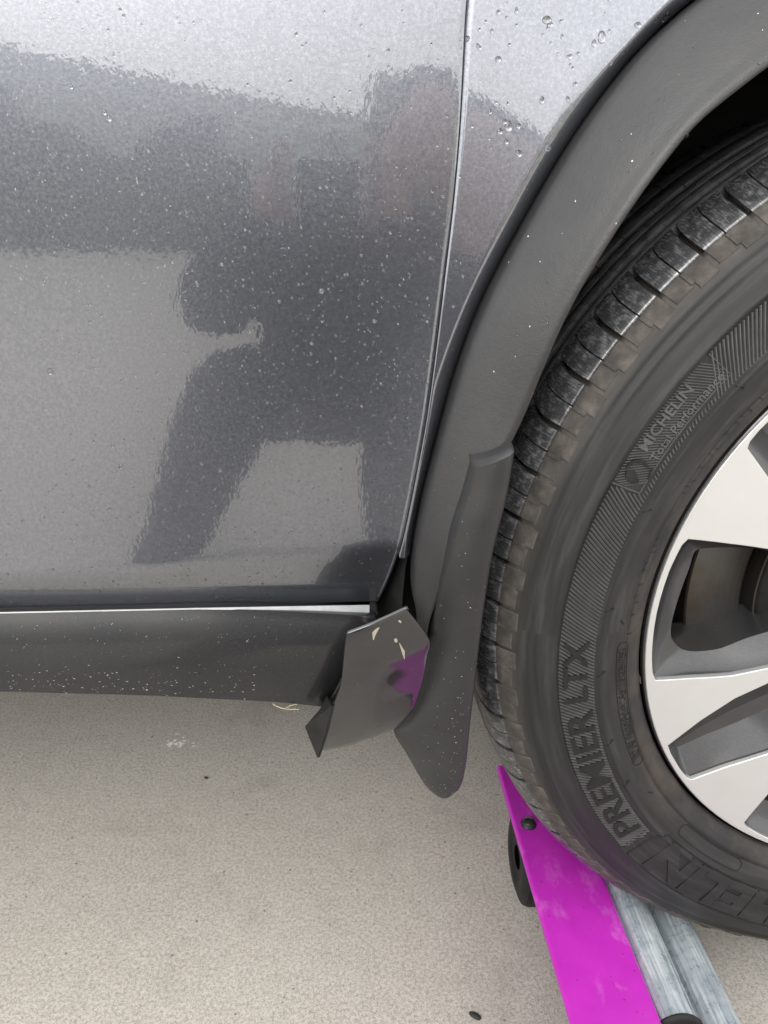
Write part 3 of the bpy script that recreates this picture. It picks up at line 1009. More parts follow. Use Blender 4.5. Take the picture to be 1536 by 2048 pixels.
# fine ridges in the sidewall band, leaving the plain panels free
PANEL_A = (141.0, 158.6)         # small name panel
PANEL_B = (219.8, 300.0)         # big name panel
def ridge(m, pts, wdt, h):
    """raised bar along (r, angle) points; wdt in metres across"""
    rows = []
    P = []
    for r, a in pts:
        P.append((r, a))
    for i, (r, a) in enumerate(P):
        r0, a0 = P[max(0, i - 1)]
        r1, a1 = P[min(len(P) - 1, i + 1)]
        tx, tz = r1 * math.cos(R(a1)) - r0 * math.cos(R(a0)), r1 * math.sin(R(a1)) - r0 * math.sin(R(a0))
        L = math.hypot(tx, tz)
        nx, nz = -tz / L, tx / L
        x, z = r * math.cos(R(a)), r * math.sin(R(a))
        y = prof_y(r)
        rows.append([Vector((x - nx * wdt / 2, y + 0.0003, z - nz * wdt / 2)), Vector((x - nx * wdt / 5, y - h, z - nz * wdt / 5)),
                     Vector((x + nx * wdt / 5, y - h, z + nz * wdt / 5)), Vector((x + nx * wdt / 2, y + 0.0003, z + nz * wdt / 2))])
    m.add(*loft(rows))
m = MB()
STEP = 0.56
n_ = int(360 / STEP)
for k in range(n_):
    a = k * STEP
    pts = []
    for j in range(9):
        t = j / 8
        r = lerp(0.3085, 0.2832, t)
        aa = a + 3.3 * t
        if PANEL_B[0] < aa < PANEL_B[1]:
            continue
        if PANEL_A[0] < aa < PANEL_A[1] and r > 0.2880:
            continue
        pts.append((r, aa))
    if len(pts) > 1:
        ridge(m, pts, 0.0016, 0.0011)
o = m.build('sidewall_hatching', MT['hatch'], tyre, smooth=False, origin=AX)
o['kind'] = 'stuff'
# the small panel has finer near-level lines
m = MB()
zl = []
for k in range(46):
    a = PANEL_A[0] + 0.25 + k * 0.385
    if a > PANEL_A[1] - 0.2:
        break
    pts = []
    for j in range(11):
        t = j / 10
        r = lerp(0.3080, 0.2892, t)
        aa = a - 2.2 * (t - 0.5)
        if PANEL_A[0] + 0.1 < aa < PANEL_A[1] - 0.1:
            pts.append((r, aa))
    if len(pts) > 1:
        ridge(m, pts, 0.0009, 0.0005)
for aa in PANEL_A:
    ridge(m, [(0.3085, aa), (0.2985, aa), (0.2885, aa)], 0.0012, 0.0009)
ridge(m, [(0.2886, PANEL_A[0] + (PANEL_A[1] - PANEL_A[0]) * k / 12) for k in range(13)], 0.0010, 0.0008)
o = m.build('name_panel_lines', MT['hatch'], tyre, smooth=False, origin=AX)
o['kind'] = 'stuff'

def arc_text(name, body, size, r0, a_start, a_end, h, offset, mat, spacing=1.0):
    """raised lettering that runs clockwise round the sidewall from a_start down to a_end"""
    me = text_mesh(body, size, h / 2, offset, spacing)
    xs = [q.co.x for q in me.vertices]
    x0, x1 = min(xs), max(xs)
    for q in me.vertices:
        u = (q.co.x - x0) / (x1 - x0)
        a = R(lerp(a_start, a_end, u))
        r = r0 + q.co.y
        y = prof_y(min(0.32, r)) - (q.co.z + h / 2) + 0.0002 if False else min(prof_y(r), -0.0132) - (q.co.z + h / 2) + 0.0003
        q.co = (r * math.cos(a), y, r * math.sin(a))
    me.flip_normals()
    me.update()
    return obj_me(name, me, mat, tyre, False, AX)
arc_text('tyre_lettering', 'PREMIER', 0.0270, 0.2860, 217.6, 192.2, 0.0021, 0.0004, MT['letter'])
arc_text('tyre_lettering', 'LTX', 0.0235, 0.2885, 190.6, 180.6, 0.0021, 0.0004, MT['letter'])
arc_text('tyre_lettering', 'MICHELIN', 0.0094, 0.2998, 153.6, 144.9, 0.0016, 0.0002, MT['hatch'])
arc_text('tyre_lettering', 'Total Performance', 0.0078, 0.2905, 154.2, 141.6, 0.0014, 0.0001, MT['hatch'])
big = arc_text('tyre_lettering', 'MICHELIN', 0.0400, 0.2775, 271.0, 224.6, 0.0014, 0.0022, MT['rubber'])
# frame round the big name
m = MB()
ridge(m, [(0.3095, 221.2 + k * 2.0) for k in range(40)], 0.0012, 0.0008)
ridge(m, [(0.2745, 223.0 + k * 2.0) for k in range(39)], 0.0012, 0.0008)
ridge(m, [(0.2745, 223.0), (0.279, 221.9), (0.290, 221.0), (0.3095, 221.2)], 0.0012, 0.0010)
ridge(m, [(0.2830, 218.9), (0.2950, 219.3), (0.3095, 219.6)], 0.0022, 0.0009)
m.build('name_panel_frame', MT['letter'], tyre, smooth=False, origin=AX)
# round emblem: crescent over a ball with a short bar
m = MB()
cx, cz = 0.2985 * math.cos(R(156.1)), 0.2985 * math.sin(R(156.1))
def emblem(pts, h=0.0012):
    n = len(pts)
    V = [Vector((cx + p[0], -0.0141 - h, cz + p[1])) for p in pts] + [Vector((cx + p[0], -0.0135, cz + p[1])) for p in pts]
    m.add(V, [tuple(range(n))[::-1]] + [(i, (i + 1) % n, n + (i + 1) % n, n + i) for i in range(n)])
RO = 0.0076
emblem([(RO * math.cos(R(a)), RO * math.sin(R(a))) for a in range(10, 171, 16)] + [(RO * 0.8 * math.cos(R(a)), RO * 0.62 * math.sin(R(a)) + 0.0008) for a in range(165, 14, -15)])
emblem([(RO * 0.9 * math.cos(R(a)) - 0.0002, RO * 0.9 * math.sin(R(a)) - 0.0016) for a in range(165, 300, 13)] + [(0.0006, -0.0035), (-0.0018, 0.0004)])
emblem([(0.0078, -0.0060), (0.0090, -0.0052), (0.0100, 0.0010), (0.0088, 0.0012)])
m.build('tyre_emblem', MT['letter'], tyre, smooth=False, origin=AX)
# oval plates with tiny moulded text lines near the bead
def oval_plate(a0, a1, r0, r1, rows):
    m = MB()
    rm, hw = (r0 + r1) / 2, (r1 - r0) / 2
    pts = [(r1, lerp(a0, a1, k / 14)) for k in range(15)]
    da = math.degrees(hw / rm)
    pts += [(rm + hw * math.cos(R(x)), a1 + da * math.sin(R(x))) for x in range(20, 180, 20)]
    pts += [(r0, lerp(a1, a0, k / 14)) for k in range(15)]
    pts += [(rm - hw * math.cos(R(x)), a0 - da * math.sin(R(x))) for x in range(20, 200, 20)]
    ridge(m, pts, 0.0007, 0.0005)
    rnd = random.Random(int(a0))
    for q in range(rows):
        r = lerp(r0, r1, (q + 1) / (rows + 1))
        a = a0 + 0.3
        while a < a1 - 0.3:
            w = rnd.uniform(0.15, 0.42)
            if rnd.random() < 0.86:
                dr = rnd.uniform(0.0008, 0.0014)
                ridge(m, [(r - dr, a), (r + dr, a + rnd.uniform(-0.1, 0.1))], 0.0006, 0.0004)
                if rnd.random() < 0.6:
                    ridge(m, [(r + rnd.choice((-dr, 0, dr)), a), (r + rnd.choice((-dr, 0, dr)), a + w)], 0.0006, 0.0004)
            a += w + 0.12
    m.build('moulded_plate', MT['letter'], tyre, smooth=False, origin=AX)['kind'] = 'stuff'
oval_plate(183.0, 206.0, 0.2570, 0.2655, 3)
oval_plate(225.0, 239.0, 0.2590, 0.2690, 0)
m = MB()
rnd = random.Random(3)
for a in [140 + 1.1 * k for k in range(38)]:
    if rnd.random() < 0.6:
        r = 0.2555 + rnd.uniform(-0.001, 0.001)
        ridge(m, [(r, a), (r + 0.002 * rnd.random() + 0.001, a + rnd.uniform(-0.35, 0.35)), (r + 0.003, a + 0.2)], 0.0006, 0.0005)
for a in (160.8, 141.5, 176.3, 187.0, 200.0, 209.0):
    ridge(m, [(0.2800, a), (0.2770, a - 0.5), (0.2740, a - 0.6)], 0.0010, 0.0011)
for a in (213.0, 178.0):
    ridge(m, [(0.266, a), (0.263, a + 0.8)], 0.0008, 0.0008)
o = m.build('moulded_marks', MT['letter'], tyre, smooth=False, origin=AX)
o['kind'] = 'stuff'

# ---- alloy wheel
def polar(pts, rot=0.0):
    return [(r * math.cos(R(a + rot)), r * math.sin(R(a + rot))) for r, a in pts]
def closed(pts, n=6):
    """soften a polygon with a closed Catmull-Rom, keeping its corners fairly tight"""
    out = []
    N = len(pts)
    for i in range(N):
        p0, p1, p2, p3 = (Vector(pts[(i + k) % N]) for k in (-1, 0, 1, 2))
        for k in range(n):
            t = k / n
            out.append(0.5 * ((2 * p1) + (p2 - p0) * t * 0.6 + 0 * p3 + (2 * (p2 - p1) - 0.0 * p3 - (p2 - p0) * 0.6) * t * t) if False else p1.lerp(p2, t))
    return out
BO = [(0.2325, 163.6), (0.2348, 165.0), (0.2360, 170.0), (0.2362, 178.0), (0.2358, 186.0), (0.2352, 190.6), (0.2332, 192.4), (0.2070, 193.7), (0.1760, 195.7),
      (0.1490, 196.3), (0.1200, 196.3), (0.1100, 190.0), (0.1080, 176.0), (0.1150, 164.0), (0.1350, 159.5), (0.1750, 160.9), (0.2050, 162.4)]
BI = [(0.2090, 166.3), (0.2130, 167.4), (0.2120, 171.0), (0.2135, 178.0), (0.2150, 183.0), (0.2140, 186.5), (0.2060, 189.5), (0.1950, 190.8), (0.1760, 191.2),
      (0.1560, 189.4), (0.1300, 187.5), (0.1220, 184.0), (0.1190, 176.0), (0.1240, 168.0), (0.1390, 163.6), (0.1640, 163.0), (0.1880, 164.5)]
def round_polar(L, n=3):
    N, out = len(L), []
    for i in range(N):
        p0, p1, p2, p3 = (Vector(L[(i + k) % N]) for k in (-1, 0, 1, 2))
        for k in range(n):
            t = k / n
            h00, h10, h01, h11 = 2 * t ** 3 - 3 * t * t + 1, t ** 3 - 2 * t * t + t, -2 * t ** 3 + 3 * t * t, t ** 3 - t * t
            m1, m2 = (p2 - p0) * 0.38, (p3 - p1) * 0.38
            q = p1 * h00 + m1 * h10 + p2 * h01 + m2 * h11
            out.append((q[0], q[1]))
    return out
CO = [(0.2360, 207.8), (0.2368, 210.0), (0.2368, 215.0), (0.2362, 217.3), (0.2340, 218.4), (0.2070, 220.3), (0.1750, 224.2), (0.1450, 226.8),
      (0.1250, 224.0), (0.1180, 214.0), (0.1250, 204.5), (0.1510, 201.2), (0.1770, 202.4), (0.2060, 205.0)]
BI = round_polar(BI)
BO = [tuple(Vector(BO[i]).lerp(Vector(BO[(i + 1) % len(BO)]), k / 3)) for i in range(len(BO)) for k in range(3)]
holes = []
for k in range(5):
    holes.append([tuple(p) for p in closed(polar(BO, 72 * k), 2)])
    holes.append([tuple(p) for p in closed(polar(CO, 72 * k), 2)])
outer = [(0.2396 * math.cos(2 * PI * i / 160), 0.2396 * math.sin(2 * PI * i / 160)) for i in range(160)]
hubhole = [(0.030 * math.cos(-2 * PI * i / 40), 0.030 * math.sin(-2 * PI * i / 40)) for i in range(40)]
me = fill_poly(outer, [h for h in holes] + [hubhole], 0.0050, 0.0006)
for q in me.vertices:
    q.co = (q.co.x, 0.0046 + q.co.z, q.co.y)
me.flip_normals()
me.update()
wheel = obj_me('alloy_wheel', me, MT['silver'], car, False, AX)
# dark pocket surfaces
def pocket_open(k):
    V = []
    lv = [(BO, 0.0, 0.0035), (BO, 0.04, 0.0060), (None, 0.5, 0.0135), (BI, 1.0, 0.0185), (BI, 1.0, 0.060)]
    rows = []
    for src, t, y in lv:
        row = []
        for (ro, ao), (ri, ai) in zip(BO, BI):
            row.append(Vector((lerp(ro, ri, t) * math.cos(R(lerp(ao, ai, t) + 72 * k)), y, lerp(ro, ri, t) * math.sin(R(lerp(ao, ai, t) + 72 * k)))))
        rows.append(row)
    v, f = loft(rows, closed=True, flip=True)
    return v, f
def pocket_closed(k):
    spine = [(0.2300, 212.6), (0.2295, 212.9), (0.2290, 213.2), (0.2290, 213.5), (0.2280, 214.0), (0.2070, 214.5), (0.1750, 216.0), (0.1500, 217.0),
             (0.1330, 216.0), (0.1290, 214.0), (0.1330, 212.5), (0.1510, 211.8), (0.1770, 211.4), (0.2060, 211.8)]
    rows = []
    for t, y in ((0.0, 0.0035), (0.05, 0.0065), (0.45, 0.0120), (1.0, 0.0200)):
        rows.append([Vector((lerp(a[0], c_[0], t) * math.cos(R(lerp(a[1], c_[1], t) + 72 * k)), y, lerp(a[0], c_[0], t) * math.sin(R(lerp(a[1], c_[1], t) + 72 * k)))) for a, c_ in zip(CO, spine)])
    n = len(CO)
    v, f = loft(rows, closed=True, flip=True)
    base = 3 * n
    f = f + [tuple(base + i for i in range(n))]
    return v, f
for k in range(5):
    o = obj('window_recess', *pocket_open(k), MT['wgrey'], wheel, True, AX, 38)
    o = obj('spoke_groove', *pocket_closed(k), MT['wgrey'], wheel, True, AX, 30)
b = MB()
b.add(*revolve([(0.0030, 0.2396), (0.0040, 0.2412), (0.0075, 0.2418), (0.0110, 0.2400), (0.014, 0.2330), (0.030, 0.2260), (0.19, 0.2220), (0.20, 0.235)], 160))
b.build('rim_barrel', MT['wgrey'], wheel, origin=AX, angle=30)
b = MB()
b.add(*revolve([(-0.004, 0.0005), (-0.004, 0.024), (-0.001, 0.0295), (0.012, 0.0295)], 48))
b.build('hub_cap', MT['wgrey'], wheel, origin=AX, angle=40)
# brake behind
b = MB()
b.add(*revolve([(0.080, 0.02), (0.045, 0.02), (0.045, 0.139), (0.0655, 0.1395), (0.0655, 0.142), (0.0560, 0.144), (0.0552, 0.146), (0.0552, 0.1868), (0.0565, 0.188), (0.078, 0.188), (0.079, 0.16), (0.079, 0.02)], 160))
disc = b.build('brake_disc', MT['disc'], car, origin=AX, angle=30)
b = MB()
b.add(*revolve([(0.040, 0.02), (0.0405, 0.134), (0.043, 0.137), (0.0448, 0.1375)], 90))
b.build('brake_hat', MT['black'], disc, origin=AX, angle=40)
b = MB()
b.add(*revolve([(0.083, 0.02), (0.083, 0.215), (0.0835, 0.215)], 90))
b.build('backing_plate', MT['black'], car, origin=AX)

# ---- rain on the paint
def bvh(o):
    dg = bpy.context.evaluated_depsgraph_get()
    me = o.data
    return BVHTree.FromPolygons([v_.co + world_loc(o) for v_ in me.vertices], [tuple(p.vertices) for p in me.polygons])
def drop_geo(rng, r, h):
    """flattened cap, a little irregular and heavier at its foot"""
    seg = 8 if r < 0.0011 else 12
    ring = ((1.0, -0.10), (0.93, 0.42), (0.66, 0.80), (0.30, 0.97))
    ph = rng.uniform(0, 6.28)
    el = rng.uniform(0.9, 1.22)
    V, F = [], []
    for q, hh in ring:
        for k in range(seg):
            a = 2 * PI * k / seg
            w = 1 + 0.10 * math.sin(2 * a + ph) + 0.06 * math.sin(3 * a + 2 * ph)
            V.append((r * q * w * math.cos(a), r * q * w * math.sin(a) * el, h * (hh if hh < 0 else hh * (1 - 0.22 * math.sin(a)))))
    F += grid_faces(len(ring), seg, closed=True)
    V.append((0, 0, h))
    c = len(V) - 1
    b0 = (len(ring) - 1) * seg
    F += [(b0 + k, b0 + (k + 1) % seg, c) for k in range(seg)]
    return V, F
def rain(name, target, spots, seed, mat, parent):
    rng = random.Random(seed)
    tree = bvh(target)
    m = MB()
    for x, z, r in spots:
        hit = tree.ray_cast(Vector((x, -0.6, z)), Vector((0, 1, 0)))
        if hit[0] is None:
            continue
        nrm = hit[1]
        if nrm.y > 0:
            nrm = -nrm
        if nrm.y > -0.4:
            continue
        up = Vector((0, 0, 1))
        s_ = up.cross(nrm).normalized()
        up = nrm.cross(s_)
        V, F = drop_geo(rng, r, r * rng.uniform(0.36, 0.52))
        m.add([hit[0] + s_ * a + up * b_ + nrm * c for a, b_, c in V], F)
    if not m.v:
        return None
    o = m.build(name, mat, parent)
    o['kind'] = 'stuff'
    return o
rng = random.Random(21)
sp = []
for _ in range(6500):
    x = rng.uniform(-0.84, -0.392)
    z = rng.uniform(0.412, 0.80)
    dens = 0.25 + 0.75 * sstep(-0.72, -0.50, x)
    if z > 0.70:
        dens = 0.32
    if rng.random() > dens:
        continue
    r = min(0.0026, 0.00030 * math.exp(rng.gauss(0.25, 0.42)))
    if z > 0.69:
        r *= 1.05
    if rng.random() < 0.012:
        r *= 1.5
    sp.append((x, z, r))
rain('rain_drops', door, sp, 1, MT['water'], door)
sp = []
for _ in range(900):
    x, z = rng.uniform(-0.42, -0.22), rng.uniform(0.45, 0.82)
    r = min(0.0024, 0.0006 * math.exp(rng.gauss(0.3, 0.5)))
    if z < 0.70 and rng.random() < 0.7:
        continue
    sp.append((x, z, r))
rain('rain_drops', quarter, sp, 2, MT['water'], quarter)
sp = [(rng.uniform(-0.41, -0.24), rng.uniform(0.40, 0.80), 0.00035 * math.exp(rng.gauss(0.3, 0.5))) for _ in range(260)]
rain('rain_drops', flare, sp, 3, MT['water'], flare)
sp = [(rng.uniform(-0.42, -0.355), rng.uniform(0.26, 0.54), 0.0005 * math.exp(rng.gauss(0.25, 0.5))) for _ in range(160)]
rain('rain_drops', flap, sp, 4, MT['water'], flap)
sp = [(rng.uniform(-0.80, -0.45), rng.uniform(0.335, 0.405), 0.00035 * math.exp(rng.gauss(0.2, 0.45))) for _ in range(420)]
rain('rain_drops', sill, sp, 5, MT['water'], sill)
sp = [(rng.uniform(-0.46, -0.40), rng.uniform(0.31, 0.41), 0.00045 * math.exp(rng.gauss(0.0, 0.4))) for _ in range(24)]
rain('rain_drops', trim, sp, 9, MT['water'], trim)
# pale dried specks
def specks(target, spots, seed, flat=False):
    rng = random.Random(seed)
    tree = bvh(target)
    m = MB()
    for x, z, r in spots:
        hit = tree.ray_cast(Vector((x, -0.6, z)), Vector((0, 1, 0)))
        if hit[0] is None:
            continue
        nrm = hit[1] if hit[1].y < 0 else -hit[1]
        s_ = Vector((0, 0, 1)).cross(nrm).normalized()
        up = nrm.cross(s_)
        ph = rng.uniform(0, 6.28) if not flat else rng.gauss(-0.15, 0.2)
        el = rng.uniform(0.3, 1.0) if not flat else rng.uniform(0.15, 0.3)
        ring = []
        for k in range(6):
            a = k * PI / 3
            q = r * rng.uniform(0.6, 1.2)
            p, w = q * math.cos(a), q * el * math.sin(a)
            ring.append(hit[0] + s_ * (p * math.cos(ph) - w * math.sin(ph)) + up * (p * math.sin(ph) + w * math.cos(ph)) + nrm * 0.0001)
        m.add(ring + [hit[0] + nrm * (0.0001 + 0.25 * r)], [(k, (k + 1) % 6, 6) for k in range(6)])
    o = m.build('dirt_specks', MT['speck'], target)
    o['kind'] = 'stuff'
rng = random.Random(5)
specks(flare, [(rng.uniform(-0.41, -0.24), rng.uniform(0.40, 0.80), rng.uniform(0.0002, 0.0007)) for _ in range(110)], 1)
specks(flap, [(rng.uniform(-0.40, -0.36), rng.uniform(0.25, 0.50), rng.uniform(0.0002, 0.0005)) for _ in range(70)] +
       [(rng.gauss(-0.377, 0.004), rng.uniform(0.255, 0.36), rng.uniform(0.0002, 0.0005)) for _ in range(40)], 2)
def streak():
    x = rng.uniform(-0.72, -0.52)
    return (x, 0.349 + 0.10 * (-(x + 0.60)) * 0.3 + rng.gauss(0.007, 0.007), rng.uniform(0.0003, 0.0009))
specks(sill, [(rng.uniform(-0.80, -0.45), rng.uniform(0.335, 0.405), rng.uniform(0.00012, 0.0003)) for _ in range(200)] + [streak() for _ in range(150)], 3, True)

# ---- scratch on the cladding
tree = bvh(flare)
pts = []
for i in range(14):
    t = i / 13
    x, z = lerp(-0.392, -0.352, t), 0.5665 + 0.004 * t + 0.002 * math.sin(t * 5)
    h = tree.ray_cast(Vector((x, -0.6, z)), Vector((0, 1, 0)))
    if h[0] is not None:
        pts.append(h[0] + Vector((0, -0.0001, 0)))
if len(pts) > 3:
    obj('scratch', *tube(pts, 0.00010, 4), MT['mud'], flare)

# ================================================================== WHEEL DOLLY
PZ = ZC - 0.300
DL = Vector((-0.25, 0.05, 0))
dolly = empty('wheel_dolly', DL, 'magenta steel wheel dolly with galvanised rollers cradling the lifted tyre', 'wheel dolly')
def plate(x0, x1, y0, y1, z0, z1, name, par, bev=0.002):
    b = MB()
    b.box(x0, x1, y0, y1, z0, z1)
    o = b.build(name, MT['pink'], par, smooth=False)
    mod_bevel(o, bev, 3)
    return o
def arm(sgn):
    def X(a, b_):
        return (a, b_) if sgn < 0 else (-b_, -a)
    x0, x1 = X(-0.2875, -0.2175)
    plate(x0, x1, -0.150, 0.203, PZ - 0.008, PZ, 'top_plate', dolly, 0.0036)
    x0, x1 = X(-0.2480, -0.2420)
    plate(x0, x1, -0.150, 0.203, PZ - 0.038, PZ - 0.0085, 'side_flange', dolly)
    rx = ((-0.2005, ZC - 0.3185, 0.0180), (-0.1570, ZC - 0.3400, 0.0180))
    for x, z, r in rx:
        x = x if sgn < 0 else -x
        rows = [[Vector((x + r * math.cos(2 * PI * k / 32), y, z + r * math.sin(2 * PI * k / 32))) for k in range(32)] for y in (-0.079, -0.02, 0.05, 0.12, 0.165)]
        v, f = loft(rows, closed=True)
        f += [tuple(range(32)), tuple(range(len(v) - 32, len(v)))[::-1]]
        ro = obj('roller', v, f, MT['galv'], dolly, True, (0, 0, 0), 40)
        rows = [[Vector((x + q * math.cos(2 * PI * k / 32), y, z + q * math.sin(2 * PI * k / 32))) for k in range(32)] for y, q in
                ((-0.0795, 0.006), (-0.0795, r + 0.0012), (-0.0810, r + 0.0022), (-0.0830, r + 0.0015), (-0.0845, r - 0.001), (-0.0848, 0.006))]
        obj('end_ring', *loft(rows, closed=True), MT['black'], ro, True, (0, 0, 0), 40)
        b = MB()
        b.add(*tube([(x, -0.13, z), (x, -0.0852, z)], r - 0.0045, 20))
        o = b.build('roller_boss', MT['pink'], ro, True, angle=40)
    x0, x1 = X(-0.2170, -0.105)
    plate(x0, x1, -0.150, -0.120, PZ - 0.070, PZ - 0.014, 'end_bracket', dolly, 0.003)
    plate(x0, x1, 0.170, 0.200, PZ - 0.070, PZ - 0.010, 'end_bracket', dolly, 0.003)
    # bolt
    bx = D['bolt'][0] if sgn < 0 else -D['bolt'][0]
    rows = [[Vector((bx + q * math.cos(2 * PI * k / 20), D['bolt'][1] + q * math.sin(2 * PI * k / 20), PZ + h)) for k in range(20)] for q, h in
            ((0.0078, 0.0), (0.0078, 0.0012), (0.0066, 0.0018), (0.0064, 0.0038), (0.0048, 0.0058), (0.0022, 0.0066), (0.0002, 0.0068))]
    obj('bolt', *loft(rows, closed=True), mat_black('black_bolt', 0.02, 0.25) if sgn < 0 else MT['black'], dolly)
    # caster under the plate
    for cy, cx in ((0.124, -0.2615), (-0.09, -0.243)):
        cx = cx if sgn < 0 else -cx
        rr = 0.0465
        pr_ = [(-0.016, 0.012), (-0.0165, 0.022), (-0.018, 0.024), (-0.018, 0.034), (-0.0145, rr - 0.002), (-0.010, rr), (0.010, rr), (0.0145, rr - 0.002), (0.018, 0.034), (0.018, 0.012)]
        rows = [[Vector((cx + a, cy + q * math.cos(2 * PI * k / 40), rr + q * math.sin(2 * PI * k / 40))) for k in range(40)] for a, q in pr_]
        cw = obj('caster', *loft(rows, closed=True), MT['black'], dolly, True, (0, 0, 0), 45)
        for sx in (1,):
            b = MB()
            b.box(cx + sx * 0.0195 - 0.0012, cx + sx * 0.0195 + 0.0012, cy - 0.016, cy + 0.016, 0.030, PZ - 0.0085)
            b.build('fork', MT['black'], cw, smooth=False)
arm(-1)
arm(1)
plate(-0.25, 0.25, 0.2055, 0.245, PZ - 0.045, PZ - 0.003, 'cross_beam', dolly, 0.003)

# ================================================================== SMALL THINGS ON THE GROUND
def pebble(name, p, r, flat, label, cat, mat, seed):
    rng = random.Random(seed)
    rows = []
    for i in range(6):
        a = PI * i / 5
        rows.append([Vector((r * math.sin(a) * math.cos(2 * PI * k / 9) * rng.uniform(0.85, 1.15), 0.5 * r * math.sin(a) * math.sin(2 * PI * k / 9) * rng.uniform(0.85, 1.15),
                             r * flat * (1 + math.cos(a)))) for k in range(9)])
    o = obj(name, *loft(rows, closed=True), mat, None, True, (p[0], p[1], 0.0))
    o.rotation_euler.z = rng.uniform(-0.6, 0.1)
    return tag(o, label, cat)
dk = mat_plain('dark_debris', (0.018, 0.019, 0.018), 0.7)
pebble('debris_fragment', D['leafs'][0], 0.0058, 0.30, 'small dark green-black fragment lying on the concrete left of the magenta dolly', 'debris', dk, 2)
pebble('pebble', D['leafs'][1], 0.0032, 0.4, 'tiny dark stone on the concrete below the torn sill', 'pebble', dk, 5)
# pale scuff in the concrete
rngs = random.Random(9)
m = MB()
c0 = Vector((D['leafs'][2][0], D['leafs'][2][1], 0.0))
for _ in range(34):
    a = Vector((rngs.gauss(0, 0.009), rngs.gauss(0, 0.006), 0)) + c0
    rad = rngs.uniform(0.001, 0.0032)
    k = 7
    ring = [a + Vector((rad * rngs.uniform(0.5, 1.3) * math.cos(2 * PI * q / k), 0.6 * rad * rngs.uniform(0.5, 1.3) * math.sin(2 * PI * q / k), 0.0001)) for q in range(k)]
    m.add(ring + [a + Vector((0, 0, 0.0009))], [(q, (q + 1) % k, k) for q in range(k)])
o = m.build('concrete_gouge', mat_plain('fresh_concrete', (0.62, 0.60, 0.57), 0.9), None)
tag(o, kind='structure')
# straw caught on the sill edge
m = MB()
s0 = [Vector(p) + Vector((0, -0.0025, -0.001)) for p in D['straw']]
m.add(*tube(resample([s0[0] + Vector((-0.002, 0, 0.002))] + s0, 12), 0.00028, 5))
m.add(*tube([s0[1], s0[1] + Vector((0.004, -0.001, 0.0035)), s0[1] + Vector((0.009, -0.001, 0.0045))], 0.00022, 5))
o = m.build('straw_blade', MT['straw'], None)
tag(o, 'thin dry straw stuck to the bottom edge of the dark sill', 'straw')

# ================================================================== WHAT THE PAINT REFLECTS
def skin_body(name, joints, edges, radii, mat, parent, root=0, sub=2):
    me = bpy.data.meshes.new(name)
    me.from_pydata(joints, edges, [])
    me.update()
    o = bpy.data.objects.new(name, me)
    COL.objects.link(o)
    me.materials.append(mat)
    if parent:
        o.parent = parent
        o.location = -world_loc(parent)
    sk = o.modifiers.new('skin', 'SKIN')
    me.skin_vertices[0].data[root].use_root = True
    for q, rad in zip(me.skin_vertices[0].data, radii):
        q.radius = (rad, rad)
    s_ = o.modifiers.new('sub', 'SUBSURF')
    s_.levels = s_.render_levels = sub
    return o
person = empty('person', (-0.45, -0.95, 0), 'person in dark clothes squatting opposite the door and holding a phone', 'person')
J = [(-0.44, -1.02, 0.27), (-0.44, -0.93, 0.40), (-0.40, -0.98, 0.53), (-0.36, -0.93, 0.61), (-0.33, -0.88, 0.66),      # pelvis chest neck
     (-0.55, -0.97, 0.30), (-0.60, -0.72, 0.39), (-0.685, -0.80, 0.22), (-0.76, -0.86, 0.06), (-0.79, -0.72, 0.045),       # right leg
     (-0.33, -1.00, 0.30), (-0.34, -0.70, 0.40), (-0.36, -0.80, 0.20), (-0.36, -0.88, 0.06), (-0.35, -0.73, 0.045),       # left leg
     (-0.57, -0.92, 0.57), (-0.645, -0.74, 0.50), (-0.55, -0.56, 0.66),                                                    # right arm
     (-0.21, -0.90, 0.57), (-0.20, -0.70, 0.54), (-0.37, -0.56, 0.66)]
E_ = [(0, 1), (1, 2), (2, 3), (3, 4), (0, 5), (5, 6), (6, 7), (7, 8), (8, 9), (0, 10), (10, 11), (11, 12), (12, 13), (13, 14), (2, 15), (15, 16), (16, 17), (2, 18), (18, 19), (19, 20)]
Rr = [0.16, 0.165, 0.165, 0.06, 0.055, 0.100, 0.085, 0.072, 0.060, 0.045, 0.095, 0.072, 0.058, 0.042, 0.034, 0.066, 0.062, 0.036, 0.066, 0.056, 0.036]
skin_body('body', J, E_, Rr, MT['cloth'], person)
def ellipsoid(c, r, n=20, mslices=14):
    rows = []
    for i in range(mslices + 1):
        a = PI * i / mslices
        rows.append([Vector((c[0] + r[0] * math.sin(a) * math.cos(2 * PI * k / n), c[1] + r[1] * math.sin(a) * math.sin(2 * PI * k / n), c[2] + r[2] * math.cos(a))) for k in range(n)])
    return loft(rows, closed=True)
b = MB()
b.add(*ellipsoid((-0.31, -0.84, 0.735), (0.075, 0.092, 0.115)))
b.add(*ellipsoid((-0.312, -0.752, 0.725), (0.013, 0.018, 0.022), 10, 8))
b.add(*ellipsoid((-0.385, -0.84, 0.730), (0.010, 0.020, 0.030), 10, 8))
b.add(*ellipsoid((-0.235, -0.84, 0.730), (0.010, 0.020, 0.030), 10, 8))
b.build('head', MT['skin'], person)
b = MB()
b.add(*ellipsoid((-0.31, -0.865, 0.770), (0.086, 0.095, 0.095)))
b.build('hair', MT['hair'], person)
